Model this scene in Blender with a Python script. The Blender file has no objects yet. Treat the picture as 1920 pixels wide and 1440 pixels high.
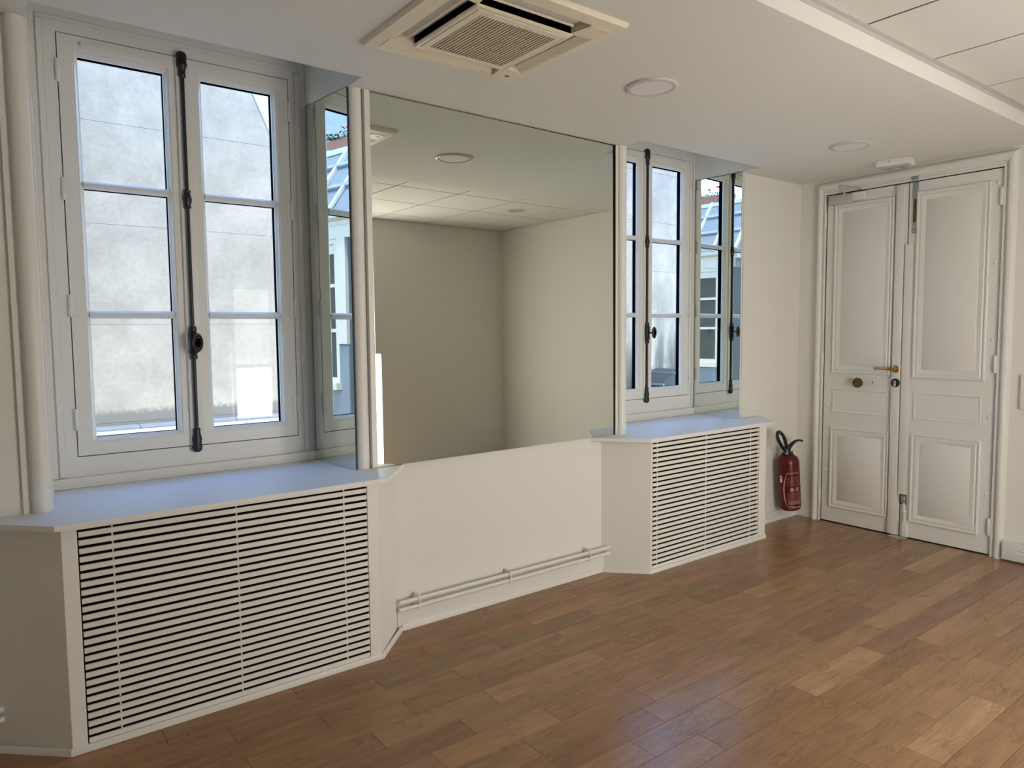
import bpy, bmesh, math, random
from mathutils import Vector, Matrix
random.seed(7)
sc = bpy.context.scene
COL = sc.collection
PI = math.pi

# ------------------------------------------------------------------ camera
CAM_F, CAM_TH, CAM_PI, CAM_RO = 1336.55, 0.65308, 0.07296, -0.00927
CAM_POS = Vector((0.0, -3.0341, 1.4490))
F = Vector((math.cos(CAM_PI)*math.sin(CAM_TH), math.cos(CAM_PI)*math.cos(CAM_TH), -math.sin(CAM_PI)))
R = Vector((math.cos(CAM_TH), -math.sin(CAM_TH), 0))
U = R.cross(F)
R2 = math.cos(CAM_RO)*R + math.sin(CAM_RO)*U
U2 = -math.sin(CAM_RO)*R + math.cos(CAM_RO)*U
cd = bpy.data.cameras.new('camera')
cam = bpy.data.objects.new('camera', cd)
COL.objects.link(cam)
M = Matrix((R2, U2, -F)).transposed().to_4x4()
M.translation = CAM_POS
cam.matrix_world = M
cd.sensor_fit = 'HORIZONTAL'
cd.sensor_width = 36
cd.lens = CAM_F/1920*36
cd.clip_start = 0.02
sc.camera = cam

# ------------------------------------------------------------------ colour management, sky
sc.view_settings.view_transform = 'Standard'
sc.view_settings.look = 'None'
sc.view_settings.gamma = 1
sc.view_settings.use_curve_mapping = False
sc.view_settings.exposure = 0.0
w = bpy.data.worlds.new('sky'); sc.world = w
w.use_nodes = True
wn = w.node_tree
bg = wn.nodes['Background']
sky = wn.nodes.new('ShaderNodeTexSky')
sky.sky_type = 'NISHITA'
sky.sun_disc = False
sky.sun_elevation = math.radians(30)
sky.sun_rotation = math.radians(110)
sky.air_density = 1.0
sky.dust_density = 0.2
sky.ozone_density = 7.0
wn.links.new(sky.outputs[0], bg.inputs[0])
SKY_STRENGTH = 2.05
bg.inputs[1].default_value = SKY_STRENGTH
# sun: high over the roofs from the right, it only grazes the courtyard walls
sd = bpy.data.lights.new('sun', 'SUN'); sd.energy = 6.8; sd.angle = math.radians(0.6)
sd.color = (1.0, 0.88, 0.72)
sun = bpy.data.objects.new('sun', sd); COL.objects.link(sun)
sun.location = (12, -4, 12)
sun.rotation_euler = Vector((.20, -.30, .93)).to_track_quat('Z', 'Y').to_euler()
BACK_WINDOW = 34.0     # brightness of the low lit pane in the back wall
BACK_UPPER = 2.0
BACK_SIDE = 10.0
BACK_HIGH = 11.0
BACK_LEFT = .75

# ------------------------------------------------------------------ helpers
ORG = {}
def origin(o): return ORG.get(o.name, Vector((0,0,0)))

def thing(name, label=None, cat=None, loc=(0,0,0), group=None, kind=None):
    o = bpy.data.objects.new(name, None); COL.objects.link(o)
    o.empty_display_size = 0.1
    o.location = loc
    ORG[o.name] = Vector(loc)
    tag(o, label, cat, group, kind)
    return o

def tag(o, label=None, cat=None, group=None, kind=None):
    if label: o['label'] = label
    if cat: o['category'] = cat
    if group: o['group'] = group
    if kind: o['kind'] = kind
    return o

class MB:
    def __init__(s): s.bm = bmesh.new()
    def quad(s, a, b, c, d):
        vs = [s.bm.verts.new(p) for p in (a, b, c, d)]
        return s.bm.faces.new(vs)
    def poly(s, pts): return s.bm.faces.new([s.bm.verts.new(p) for p in pts])
    def box(s, x0, x1, y0, y1, z0, z1, bev=0, seg=1, mi=0):
        if x0 > x1: x0, x1 = x1, x0
        if y0 > y1: y0, y1 = y1, y0
        if z0 > z1: z0, z1 = z1, z0
        v = [s.bm.verts.new((x, y, z)) for z in (z0, z1) for y in (y0, y1) for x in (x0, x1)]
        fs = [s.bm.faces.new([v[i] for i in q]) for q in ((0,2,3,1),(4,5,7,6),(0,1,5,4),(2,6,7,3),(0,4,6,2),(1,3,7,5))]
        for f in fs: f.material_index = mi
        if bev:
            es = list({e for f in fs for e in f.edges})
            bmesh.ops.bevel(s.bm, geom=es, offset=bev, segments=seg, profile=.5, affect='EDGES')
        return s
    def prism(s, pts, z0, z1, mp=None, cap=True, smooth=False):
        """extrude a 2D polygon; mp maps (u,v,h)->xyz"""
        mp = mp or (lambda u, v, h: (u, v, h))
        a = [s.bm.verts.new(mp(p[0], p[1], z0)) for p in pts]
        b = [s.bm.verts.new(mp(p[0], p[1], z1)) for p in pts]
        n = len(pts)
        for i in range(n):
            f = s.bm.faces.new((a[i], a[(i+1) % n], b[(i+1) % n], b[i])); f.smooth = smooth
        if cap:
            s.bm.faces.new(list(reversed(a))); s.bm.faces.new(b)
        return s
    def ring(s, rect, prof, mp, cap=False):
        """rect=(u0,u1,v0,v1); prof=[(inset,h)...]; mitred sweep"""
        u0, u1, v0, v1 = rect
        loops = []
        for d, h in prof:
            loops.append([s.bm.verts.new(mp(u, v, h)) for u, v in ((u0+d, v0+d), (u1-d, v0+d), (u1-d, v1-d), (u0+d, v1-d))])
        for A, B in zip(loops, loops[1:]):
            for i in range(4):
                j = (i+1) % 4
                s.bm.faces.new((A[i], A[j], B[j], B[i]))
        if cap: s.bm.faces.new(loops[-1])
        return s
    def lathe(s, prof, c, axis='z', n=24, a0=0, a1=2*PI, sx=1, sy=1, smooth=True):
        """prof=[(r,h)...] about axis through c"""
        full = abs(a1-a0-2*PI) < 1e-6
        m = n if full else n+1
        rows = []
        for r, h in prof:
            row = []
            for i in range(m):
                t = a0+(a1-a0)*i/n
                p, q = r*math.cos(t)*sx, r*math.sin(t)*sy
                if axis == 'z': v = (c[0]+p, c[1]+q, c[2]+h)
                elif axis == 'y': v = (c[0]+p, c[1]+h, c[2]+q)
                else: v = (c[0]+h, c[1]+p, c[2]+q)
                row.append(s.bm.verts.new(v))
            rows.append(row)
        for A, B in zip(rows, rows[1:]):
            for i in range(m if full else m-1):
                j = (i+1) % m
                f = s.bm.faces.new((A[i], A[j], B[j], B[i])); f.smooth = smooth
        for row, (r, h) in ((rows[0], prof[0]), (rows[-1], prof[-1])):
            if r > 1e-5 and full: s.bm.faces.new(row)
        return s
    def tube(s, pts, r, n=10, cap=True, smooth=True):
        pts = [Vector(p) for p in pts]
        rows = []
        up = Vector((0.123, 0.31, 0.94)).normalized()
        for i, p in enumerate(pts):
            t = (pts[min(i+1, len(pts)-1)]-pts[max(i-1, 0)]).normalized()
            a = t.cross(up)
            if a.length < 1e-3: a = t.cross(Vector((1, 0, 0)))
            a.normalize(); b = t.cross(a).normalized()
            rr = r[i] if isinstance(r, (list, tuple)) else r
            rows.append([s.bm.verts.new(p+a*rr*math.cos(2*PI*k/n)+b*rr*math.sin(2*PI*k/n)) for k in range(n)])
        for A, B in zip(rows, rows[1:]):
            for i in range(n):
                f = s.bm.faces.new((A[i], A[(i+1) % n], B[(i+1) % n], B[i])); f.smooth = smooth
        if cap:
            s.bm.faces.new(rows[0]); s.bm.faces.new(list(reversed(rows[-1])))
        return s
    def build(s, name, m, parent=None, loc=None, sharp=40, mats=None):
        bmesh.ops.remove_doubles(s.bm, verts=s.bm.verts, dist=1e-6)
        bmesh.ops.recalc_face_normals(s.bm, faces=s.bm.faces)
        o0 = origin(parent) if parent is not None else Vector(loc or (0, 0, 0))
        for v in s.bm.verts: v.co -= o0
        me = bpy.data.meshes.new(name); s.bm.to_mesh(me); s.bm.free()
        for mm in (mats or [m]): me.materials.append(mm)
        try: me.set_sharp_from_angle(angle=math.radians(sharp))
        except Exception: pass
        o = bpy.data.objects.new(name, me); COL.objects.link(o)
        if parent is not None: o.parent = parent
        else: o.location = o0
        ORG[o.name] = o0
        return o

def boxo(name, m, x0, x1, y0, y1, z0, z1, parent=None, bev=0, seg=1, loc=None):
    return MB().box(x0, x1, y0, y1, z0, z1, bev, seg).build(name, m, parent, loc)

def share(o, parent, dx=0, dy=0, dz=0):
    c = o.copy(); COL.objects.link(c); c.parent = parent
    c.location = Vector(o.location)+Vector((dx, dy, dz))
    ORG[c.name] = ORG.get(o.name, Vector((0,0,0)))
    return c

# ------------------------------------------------------------------ materials
def srgb(r, g, b):
    f = lambda c: (c/255/12.92) if c/255 <= .04045 else ((c/255+.055)/1.055)**2.4
    return (f(r), f(g), f(b), 1)
def mat(name, col, rough=.5, metal=0, spec=.5, bump=0, bscale=200, coat=0, var=0, vscale=6, emit=None):
    m = bpy.data.materials.new(name); m.use_nodes = True
    nt = m.node_tree; b = nt.nodes['Principled BSDF']
    b.inputs['Base Color'].default_value = col
    b.inputs['Roughness'].default_value = rough
    b.inputs['Metallic'].default_value = metal
    b.inputs['Specular IOR Level'].default_value = spec
    b.inputs['Coat Weight'].default_value = coat
    if var or bump:
        tc = nt.nodes.new('ShaderNodeNewGeometry')
    if var:
        n = nt.nodes.new('ShaderNodeTexNoise'); n.inputs['Scale'].default_value = vscale; n.inputs['Detail'].default_value = 5
        nt.links.new(tc.outputs['Position'], n.inputs['Vector'])
        mx = nt.nodes.new('ShaderNodeMix'); mx.data_type = 'RGBA'
        mx.inputs['A'].default_value = tuple(c*(1-var) for c in col[:3])+(1,)
        mx.inputs['B'].default_value = tuple(min(1, c*(1+var)) for c in col[:3])+(1,)
        nt.links.new(n.outputs['Fac'], mx.inputs['Factor'])
        nt.links.new(mx.outputs['Result'], b.inputs['Base Color'])
    if bump:
        n = nt.nodes.new('ShaderNodeTexNoise'); n.inputs['Scale'].default_value = bscale; n.inputs['Detail'].default_value = 3
        nt.links.new(tc.outputs['Position'], n.inputs['Vector'])
        bp = nt.nodes.new('ShaderNodeBump'); bp.inputs['Strength'].default_value = bump; bp.inputs['Distance'].default_value = .002
        nt.links.new(n.outputs['Fac'], bp.inputs['Height']); nt.links.new(bp.outputs[0], b.inputs['Normal'])
    if emit:
        b.inputs['Emission Color'].default_value = emit[:3]+(1,)
        b.inputs['Emission Strength'].default_value = emit[3]
    return m

WALL = mat('wall_paint', (.785, .77, .72, 1), .75, bump=.12, bscale=120, spec=.25)
CEIL = mat('ceiling_paint', (.755, .745, .695, 1), .9, spec=.1)
TILE = mat('ceiling_tile_face', (.74, .73, .68, 1), .95, spec=.05, bump=.3, bscale=400)
GLOSS = mat('white_gloss_paint', (.775, .765, .72, 1), .38, bump=.08, bscale=60, spec=.45)
LAM = mat('sky_tinted_laminate', (.80, .83, .87, 1), .42, spec=.45)  # bluish tint puts skylight into the white of the shelves
SLAT = mat('white_slat_paint', (.84, .82, .78, 1), .45)
DARK = mat('dark_cavity', (.012, .010, .009, 1), .9, spec=.1)
GAP = mat('dark_gap', (.03, .027, .024, 1), .9, spec=.1)
RUBBER = mat('black_gasket', (.004, .004, .005, 1), .9, spec=0)
IRON = mat('black_iron', (.012, .011, .010, 1), .38, spec=.5)
IRONW = mat('worn_iron_edge', (.30, .27, .23, 1), .35, metal=.8)
BRASS = mat('brass', (.50, .34, .12, 1), .28, metal=1)
BRONZE = mat('aged_bronze', (.20, .12, .045, 1), .4, metal=1, var=.25, vscale=60)
DBRONZE = mat('dark_bronze', (.055, .035, .022, 1), .4, metal=.8)
STEEL = mat('galvanised_steel', (.42, .45, .46, 1), .42, metal=.9, var=.2, vscale=50)
CHROME = mat('chrome', (.7, .7, .7, 1), .2, metal=1)
GREYP = mat('grey_plastic', (.52, .51, .49, 1), .5)
CREAM = mat('aged_cream_plastic', (.79, .71, .54, 1), .45, var=.06, vscale=14)
CREAMD = mat('cream_grille_plastic', (.66, .55, .40, 1), .5)
WPLAS = mat('white_plastic', (.82, .80, .76, 1), .4)
RED = mat('red_enamel', (.10, .0012, .003, 1), .33, spec=.4, coat=.1)
BLACKP = mat('black_plastic', (.009, .009, .010, 1), .45)
INKW = mat('white_print', (.62, .42, .42, 1), .5)
INKD = mat('dim_print', (.36, .12, .13, 1), .5)
DIFFU = mat('lamp_diffuser', (.80, .775, .73, 1), .6)
RINGM = mat('lamp_ring', (.58, .54, .54, 1), .35)
LENS = mat('clear_lens', (.42, .46, .44, 1), .12, spec=.7)
TRUNK = mat('trunking_wood_white', (.80, .785, .74, 1), .5, var=.04, vscale=30)

def mirror_mat():
    m = bpy.data.materials.new('mirror_glass'); m.use_nodes = True
    nt = m.node_tree; nt.nodes.remove(nt.nodes['Principled BSDF'])
    g = nt.nodes.new('ShaderNodeBsdfGlossy'); g.inputs['Color'].default_value = (.74, .785, .72, 1); g.inputs['Roughness'].default_value = 0
    nt.links.new(g.outputs[0], nt.nodes['Material Output'].inputs[0]); return m
MIRR = mirror_mat()
MEDGE = mat('mirror_edge', (.02, .03, .025, 1), .3)
def glass_mat():
    m = bpy.data.materials.new('window_glass'); m.use_nodes = True
    nt = m.node_tree; nt.nodes.remove(nt.nodes['Principled BSDF'])
    t = nt.nodes.new('ShaderNodeBsdfTransparent'); t.inputs[0].default_value = (.965, .98, .975, 1)
    g = nt.nodes.new('ShaderNodeBsdfGlossy'); g.inputs['Roughness'].default_value = 0.0
    fr = nt.nodes.new('ShaderNodeFresnel')
    ge = nt.nodes.new('ShaderNodeNewGeometry')      # thin sheet: same reflectance on both faces
    io = nt.nodes.new('ShaderNodeMapRange'); io.inputs['To Min'].default_value = 1.5; io.inputs['To Max'].default_value = 1/1.5
    nt.links.new(ge.outputs['Backfacing'], io.inputs['Value']); nt.links.new(io.outputs[0], fr.inputs[0])
    mx = nt.nodes.new('ShaderNodeMixShader')
    nt.links.new(fr.outputs[0], mx.inputs[0]); nt.links.new(t.outputs[0], mx.inputs[1]); nt.links.new(g.outputs[0], mx.inputs[2])
    nt.links.new(mx.outputs[0], nt.nodes['Material Output'].inputs[0]); return m
GLASS = glass_mat()

def wood_mat():
    m = bpy.data.materials.new('oak_plank'); m.use_nodes = True
    nt = m.node_tree; b = nt.nodes['Principled BSDF']; L = nt.links.new
    N = nt.nodes.new
    oi = N('ShaderNodeObjectInfo'); tc = N('ShaderNodeTexCoord')
    comb = N('ShaderNodeCombineXYZ'); mul = N('ShaderNodeMath'); mul.operation = 'MULTIPLY'; mul.inputs[1].default_value = 37.0
    L(oi.outputs['Random'], mul.inputs[0]); L(mul.outputs[0], comb.inputs[0]); L(mul.outputs[0], comb.inputs[1]); L(mul.outputs[0], comb.inputs[2])
    add = N('ShaderNodeVectorMath'); add.operation = 'ADD'; L(tc.outputs['Object'], add.inputs[0]); L(comb.outputs[0], add.inputs[1])
    # cathedral grain: stretched noise fed into rings
    mp = N('ShaderNodeMapping'); mp.inputs['Scale'].default_value = (1.15, 9.0, 1.0); L(add.outputs[0], mp.inputs['Vector'])
    n1 = N('ShaderNodeTexNoise'); n1.inputs['Scale'].default_value = 1.3; n1.inputs['Detail'].default_value = 2.5; n1.inputs['Roughness'].default_value = .45
    L(mp.outputs[0], n1.inputs['Vector'])
    m1 = N('ShaderNodeMath'); m1.operation = 'MULTIPLY'; m1.inputs[1].default_value = 95.0; L(n1.outputs['Fac'], m1.inputs[0])
    sn = N('ShaderNodeMath'); sn.operation = 'SINE'; L(m1.outputs[0], sn.inputs[0])
    mr = N('ShaderNodeMapRange'); mr.inputs['From Min'].default_value = -.2; mr.inputs['From Max'].default_value = 1; mr.inputs['To Min'].default_value = 0; mr.inputs['To Max'].default_value = 1
    L(sn.outputs[0], mr.inputs['Value'])
    # mask where the figured grain shows
    nm = N('ShaderNodeTexNoise'); nm.inputs['Scale'].default_value = 3.2; nm.inputs['Detail'].default_value = 1; L(add.outputs[0], nm.inputs['Vector'])
    mm = N('ShaderNodeMapRange'); mm.inputs['From Min'].default_value = .42; mm.inputs['From Max'].default_value = .68; L(nm.outputs['Fac'], mm.inputs['Value'])
    gm = N('ShaderNodeMath'); gm.operation = 'MULTIPLY'; L(mr.outputs[0], gm.inputs[0]); L(mm.outputs[0], gm.inputs[1])
    # fine streaks
    mp2 = N('ShaderNodeMapping'); mp2.inputs['Scale'].default_value = (5.0, 190.0, 20.0); L(add.outputs[0], mp2.inputs['Vector'])
    n2 = N('ShaderNodeTexNoise'); n2.inputs['Scale'].default_value = 1.0; n2.inputs['Detail'].default_value = 3; L(mp2.outputs[0], n2.inputs['Vector'])
    mp3 = N('ShaderNodeMapping'); mp3.inputs['Scale'].default_value = (2.0, 26.0, 4.0); L(add.outputs[0], mp3.inputs['Vector'])
    n3 = N('ShaderNodeTexNoise'); n3.inputs['Scale'].default_value = 1.0; n3.inputs['Detail'].default_value = 3; L(mp3.outputs[0], n3.inputs['Vector'])
    def shade(fac, lo, hi, src):
        r = N('ShaderNodeMapRange'); r.inputs['From Min'].default_value = .3; r.inputs['From Max'].default_value = .7
        r.inputs['To Min'].default_value = lo; r.inputs['To Max'].default_value = hi; L(fac, r.inputs['Value'])
        v = N('ShaderNodeVectorMath'); v.operation = 'SCALE'; L(src, v.inputs[0]); L(r.outputs[0], v.inputs['Scale']); return v.outputs[0]
    c = shade(n2.outputs['Fac'], .90, 1.08, oi.outputs['Color'])
    c = shade(n3.outputs['Fac'], .86, 1.12, c)
    r4 = N('ShaderNodeMapRange'); r4.inputs['To Min'].default_value = 1.0; r4.inputs['To Max'].default_value = .78; L(gm.outputs[0], r4.inputs['Value'])
    v4 = N('ShaderNodeVectorMath'); v4.operation = 'SCALE'; L(c, v4.inputs[0]); L(r4.outputs[0], v4.inputs['Scale'])
    L(v4.outputs[0], b.inputs['Base Color'])
    b.inputs['Roughness'].default_value = .30
    b.inputs['Specular IOR Level'].default_value = .32
    rr = N('ShaderNodeMapRange'); rr.inputs['To Min'].default_value = .20; rr.inputs['To Max'].default_value = .30; L(n3.outputs['Fac'], rr.inputs['Value']); L(rr.outputs[0], b.inputs['Roughness'])
    bp = N('ShaderNodeBump'); bp.inputs['Strength'].default_value = .10; bp.inputs['Distance'].default_value = .001
    L(n2.outputs['Fac'], bp.inputs['Height']); L(bp.outputs[0], b.inputs['Normal'])
    return m
WOOD = wood_mat()

def stucco(name, a, b_, stain, amount=.6, low=None, dark_right=None):
    """weathered cement render; low=(z0,z1,colour) a dirt band with its own height"""
    m = bpy.data.materials.new(name); m.use_nodes = True
    nt = m.node_tree; b = nt.nodes['Principled BSDF']; L = nt.links.new; N = nt.nodes.new
    g = N('ShaderNodeNewGeometry')
    n = N('ShaderNodeTexNoise'); n.inputs['Scale'].default_value = 1.9; n.inputs['Detail'].default_value = 10; n.inputs['Roughness'].default_value = .68
    L(g.outputs['Position'], n.inputs['Vector'])
    r = N('ShaderNodeValToRGB'); r.color_ramp.elements[0].position = .34; r.color_ramp.elements[0].color = b_
    r.color_ramp.elements[1].position = .66; r.color_ramp.elements[1].color = a
    L(n.outputs['Fac'], r.inputs[0])
    n2 = N('ShaderNodeTexNoise'); n2.inputs['Scale'].default_value = 22; n2.inputs['Detail'].default_value = 8; n2.inputs['Roughness'].default_value = .7; L(g.outputs['Position'], n2.inputs['Vector'])
    r2 = N('ShaderNodeMapRange'); r2.inputs['From Min'].default_value = .35; r2.inputs['From Max'].default_value = .7; r2.inputs['To Min'].default_value = .90; r2.inputs['To Max'].default_value = 1.06
    L(n2.outputs['Fac'], r2.inputs['Value'])
    v = N('ShaderNodeVectorMath'); v.operation = 'SCALE'; L(r.outputs[0], v.inputs[0]); L(r2.outputs[0], v.inputs['Scale'])
    out = v.outputs[0]
    sx = N('ShaderNodeSeparateXYZ'); L(g.outputs['Position'], sx.inputs[0])
    def overlay(src, axis, lo, hi, col, wob=.08):
        ad = N('ShaderNodeMath'); ad.operation = 'MULTIPLY_ADD'; ad.inputs[1].default_value = wob*2; L(n2.outputs['Fac'], ad.inputs[0]); L(sx.outputs[axis], ad.inputs[2])
        mr = N('ShaderNodeMapRange'); mr.interpolation_type = 'SMOOTHSTEP'; mr.inputs['From Min'].default_value = lo+wob; mr.inputs['From Max'].default_value = hi+wob; mr.inputs['To Min'].default_value = 1; mr.inputs['To Max'].default_value = 0
        L(ad.outputs[0], mr.inputs['Value'])
        mx = N('ShaderNodeMix'); mx.data_type = 'RGBA'; L(mr.outputs[0], mx.inputs['Factor']); L(src, mx.inputs['A']); mx.inputs['B'].default_value = col
        return mx.outputs['Result']
    if low: out = overlay(out, 2, low[0], low[1], low[2])
    if dark_right:      # soot stain: to the right of x0..x1, fading out upwards, broken by streaky noise
        st = N('ShaderNodeMapping'); st.inputs['Scale'].default_value = (2.2, 1, .55); L(g.outputs['Position'], st.inputs['Vector'])
        n4 = N('ShaderNodeTexNoise'); n4.inputs['Scale'].default_value = 1.6; n4.inputs['Detail'].default_value = 6; L(st.outputs[0], n4.inputs['Vector'])
        def ramp(src, lo, hi):
            mr = N('ShaderNodeMapRange'); mr.interpolation_type = 'SMOOTHSTEP'; mr.inputs['From Min'].default_value = lo; mr.inputs['From Max'].default_value = hi; L(src, mr.inputs['Value']); return mr.outputs[0]
        def mul(a_, c_):
            m_ = N('ShaderNodeMath'); m_.operation = 'MULTIPLY'; L(a_, m_.inputs[0]); L(c_, m_.inputs[1]); return m_.outputs[0]
        fac = mul(mul(ramp(sx.outputs[0], dark_right[0]-.9, dark_right[1]), ramp(sx.outputs[2], 2.5, .7)), ramp(n4.outputs['Fac'], .28, .54))
        mx = N('ShaderNodeMix'); mx.data_type = 'RGBA'; L(fac, mx.inputs['Factor']); L(out, mx.inputs['A']); mx.inputs['B'].default_value = dark_right[2]; out = mx.outputs['Result']
    L(out, b.inputs['Base Color']); b.inputs['Roughness'].default_value = .95; b.inputs['Specular IOR Level'].default_value = .1
    return m
STUC = stucco('weathered_render', (.45, .395, .325, 1), (.315, .275, .22, 1), None, low=(.66, .72, (.20, .18, .155, 1)))
STUC2 = stucco('grey_stained_render', (.40, .365, .315, 1), (.26, .235, .20, 1), None, dark_right=(8.35, 9.25, (.10, .095, .085, 1)))
STONE = mat('yellow_stone', (.66, .60, .46, 1), .9, var=.1, vscale=3)
ZINC = mat('zinc_sheet', (.17, .195, .22, 1), .6, var=.15, vscale=4)
ZINCL = mat('pale_zinc_seam', (.45, .50, .53, 1), .6)
PALE = mat('pale_painted_stone', (.52, .48, .42, 1), .8, var=.06, vscale=5)
SLATE = mat('grey_slate', (.24, .27, .31, 1), .6, var=.25, vscale=9)
BRICK = mat('terracotta', (.28, .125, .09, 1), .9, var=.1, vscale=30)
PANE = mat('dark_window_pane', (.05, .055, .05, 1), .08, spec=.6)
LEAF = mat('plant_leaf', (.04, .08, .03, 1), .6)
PETAL = mat('pink_petal', (.75, .10, .22, 1), .6)
GROUND = mat('courtyard_stone', (.45, .44, .42, 1), .9, var=.1, vscale=2)
OUTW = mat('own_facade_paint', (.80, .79, .76, 1), .85)

# ------------------------------------------------------------------ key dimensions (metres)
H, H2 = 2.542, 2.630          # plaster soffit, tile ceiling
XD = 5.108                    # door wall
YB = -3.654                   # back wall
XL = -1.60                    # left wall
YST = -1.583                  # step between soffit and tile ceiling
ZW = 0.8205                   # top of the shelves
C1, C2 = 0.8163, 3.805        # window centres
YF = 0.385                    # window frame face
NOTCH = -0.158

# ------------------------------------------------------------------ floor
flo = MB().box(XL-.1, XD+.16, YB-.1, .60, -.12, -.012).build('floor', GAP)
tag(flo, 'brown oak strip floor running along the window wall', 'floor', kind='structure')
ROW, Y00 = .1236, -.239
joints = {0: [.5, .988, 1.593, 2.17, 2.76, 3.35, 3.93, 4.5], 1: [.11, .695, 1.291, 1.889, 2.49, 3.09, 3.69, 4.305, 4.89],
 2: [.41, .997, 1.593, 2.184, 2.76, 3.336, 3.92, 4.5], 3: [.10, .69, 1.291, 1.888, 2.47, 3.06, 3.64, 4.25, 4.83],
 4: [.50, 1.099, 1.591, 2.18, 2.77, 3.35, 4.018, 4.62], 5: [.22, .81, 1.397, 1.987, 2.473, 3.05, 3.627, 4.309, 4.88],
 6: [.02, .62, 1.203, 1.693, 2.282, 2.85, 3.43, 4.02, 4.6], 7: [.31, .90, 1.501, 2.08, 2.665, 3.158, 3.733, 4.425],
 8: [.20, .80, 1.40, 1.992, 2.476, 3.07, 3.66, 4.25, 4.84], 9: [.02, .61, 1.2, 1.797, 2.284, 2.87, 3.45, 4.03, 4.622],
 10: [.29, .87, 1.45, 2.021, 2.604, 3.177, 3.79, 4.4, 4.98], 11: [.01, .59, 1.16, 1.74, 2.314, 2.897, 3.463, 4.05, 4.65],
 12: [.19, .77, 1.36, 1.94, 2.513, 3.189, 3.78, 4.37, 4.96], 13: [.54, 1.13, 1.72, 2.304, 2.793, 3.461, 4.04, 4.63],
 14: [.19, .78, 1.36, 1.94, 2.516, 3.089, 3.68, 4.27, 4.86]}
base = [(0.317,0.176,0.083), (0.337,0.189,0.091), (0.288,0.156,0.073), (0.321,0.173,0.085), (0.302,0.169,0.081), (0.350,0.198,0.096), (0.313,0.166,0.081)]
LIGHT, OLIVE, PURP, REDD = (0.413,0.245,0.124), (0.260,0.155,0.070), (0.274,0.146,0.081), (0.298,0.151,0.073)
special = {(10, 2.604): LIGHT, (14, 2.516): LIGHT, (7, 4.425): LIGHT, (9, 3.45): (0.384,0.225,0.111), (9, 4.03): (0.384,0.225,0.111),
 (6, 1.203): (0.384,0.218,0.102), (4, 3.35): (0.370,0.209,0.098), (2, 2.76): OLIVE, (10, 3.177): PURP, (10, 3.79): PURP, (10, 4.4): (0.284,0.153,0.078),
 (7, 3.158): REDD, (0, 2.76): OLIVE, (1, 1.291): OLIVE, (1, 1.889): OLIVE, (8, 3.07): (0.264,0.141,0.073), (11, 3.463): (0.356,0.200,0.100), (3, 3.06): (0.260,0.134,0.063),
 (12, 2.513): (0.331,0.186,0.087), (13, 2.793): (0.346,0.194,0.095), (11, 2.314): (0.317,0.172,0.077), (15, 2.2): (0.288,0.155,0.073), (4, 4.018): (0.288,0.155,0.073)}
pm = None
def plank(x0, x1, row, parent):
    global pm
    y1 = Y00-ROW*row; y0 = y1-ROW
    g = .0006
    if pm is None:
        b = MB(); l, wd, ch = .5, ROW/2-g, .0011
        t = [(-l+ch, -wd+ch, 0), (l-ch, -wd+ch, 0), (l-ch, wd-ch, 0), (-l+ch, wd-ch, 0)]
        m_ = [(-l, -wd, -ch), (l, -wd, -ch), (l, wd, -ch), (-l, wd, -ch)]
        d = [(-l, -wd, -.013), (l, -wd, -.013), (l, wd, -.013), (-l, wd, -.013)]
        V = [[b.bm.verts.new(p) for p in q] for q in (t, m_, d)]
        b.bm.faces.new(V[0])
        for A, B in zip(V, V[1:]):
            for i in range(4): b.bm.faces.new((A[i], A[(i+1) % 4], B[(i+1) % 4], B[i]))
        o = b.build('plank', WOOD); pm = o.data
    else:
        o = bpy.data.objects.new('plank', pm); COL.objects.link(o)
    o.parent = parent
    o.location = ((x0+x1)/2, (y0+y1)/2, random.uniform(-.0003, .0003))
    o.scale = (x1-x0-2*g, 1, 1)
    c = None
    for (r, xs), cc in special.items():
        if r == row and abs(xs-x0) < .01: c = cc
    if c is None:
        c = random.choice(base); k = random.uniform(.93, 1.07); c = tuple(v*k for v in c)
    o.color = (c[0], c[1], c[2], 1)
rest = MB()
for row in range(-2, 29):
    js = joints.get(row)
    if js is None:
        x = XL+random.uniform(.1, .55); js = []
        while x < XD-.1: js.append(x); x += random.choice((.575, .585, .595, .57, .49, .67))
    xs = [XL]+[x for x in js if x > XL+.05]
    if js[0] > .6+XL and row in joints:
        pre = js[0]; ex = []
        while pre-.585 > XL+.05: pre -= .585; ex.append(pre)
        xs = [XL]+sorted(ex)+list(js)
    xs = sorted(xs)+[XD-.003]
    for a, b_ in zip(xs, xs[1:]):
        if b_-a < .02: continue
        yb_ = Y00-ROW*row
        vis = row <= 18 and b_ > -.25 and (yb_ - ROW > -1.9 or b_ > .8)
        if vis: plank(a, b_, row, flo)
        else: rest.box(a+.0006, b_-.0006, yb_-ROW+.0006, yb_-.0006, -.013, 0)
ro = rest.build('plank', WOOD, flo); ro['kind'] = 'stuff'; ro.color = (.30, .17, .085, 1)

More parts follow.
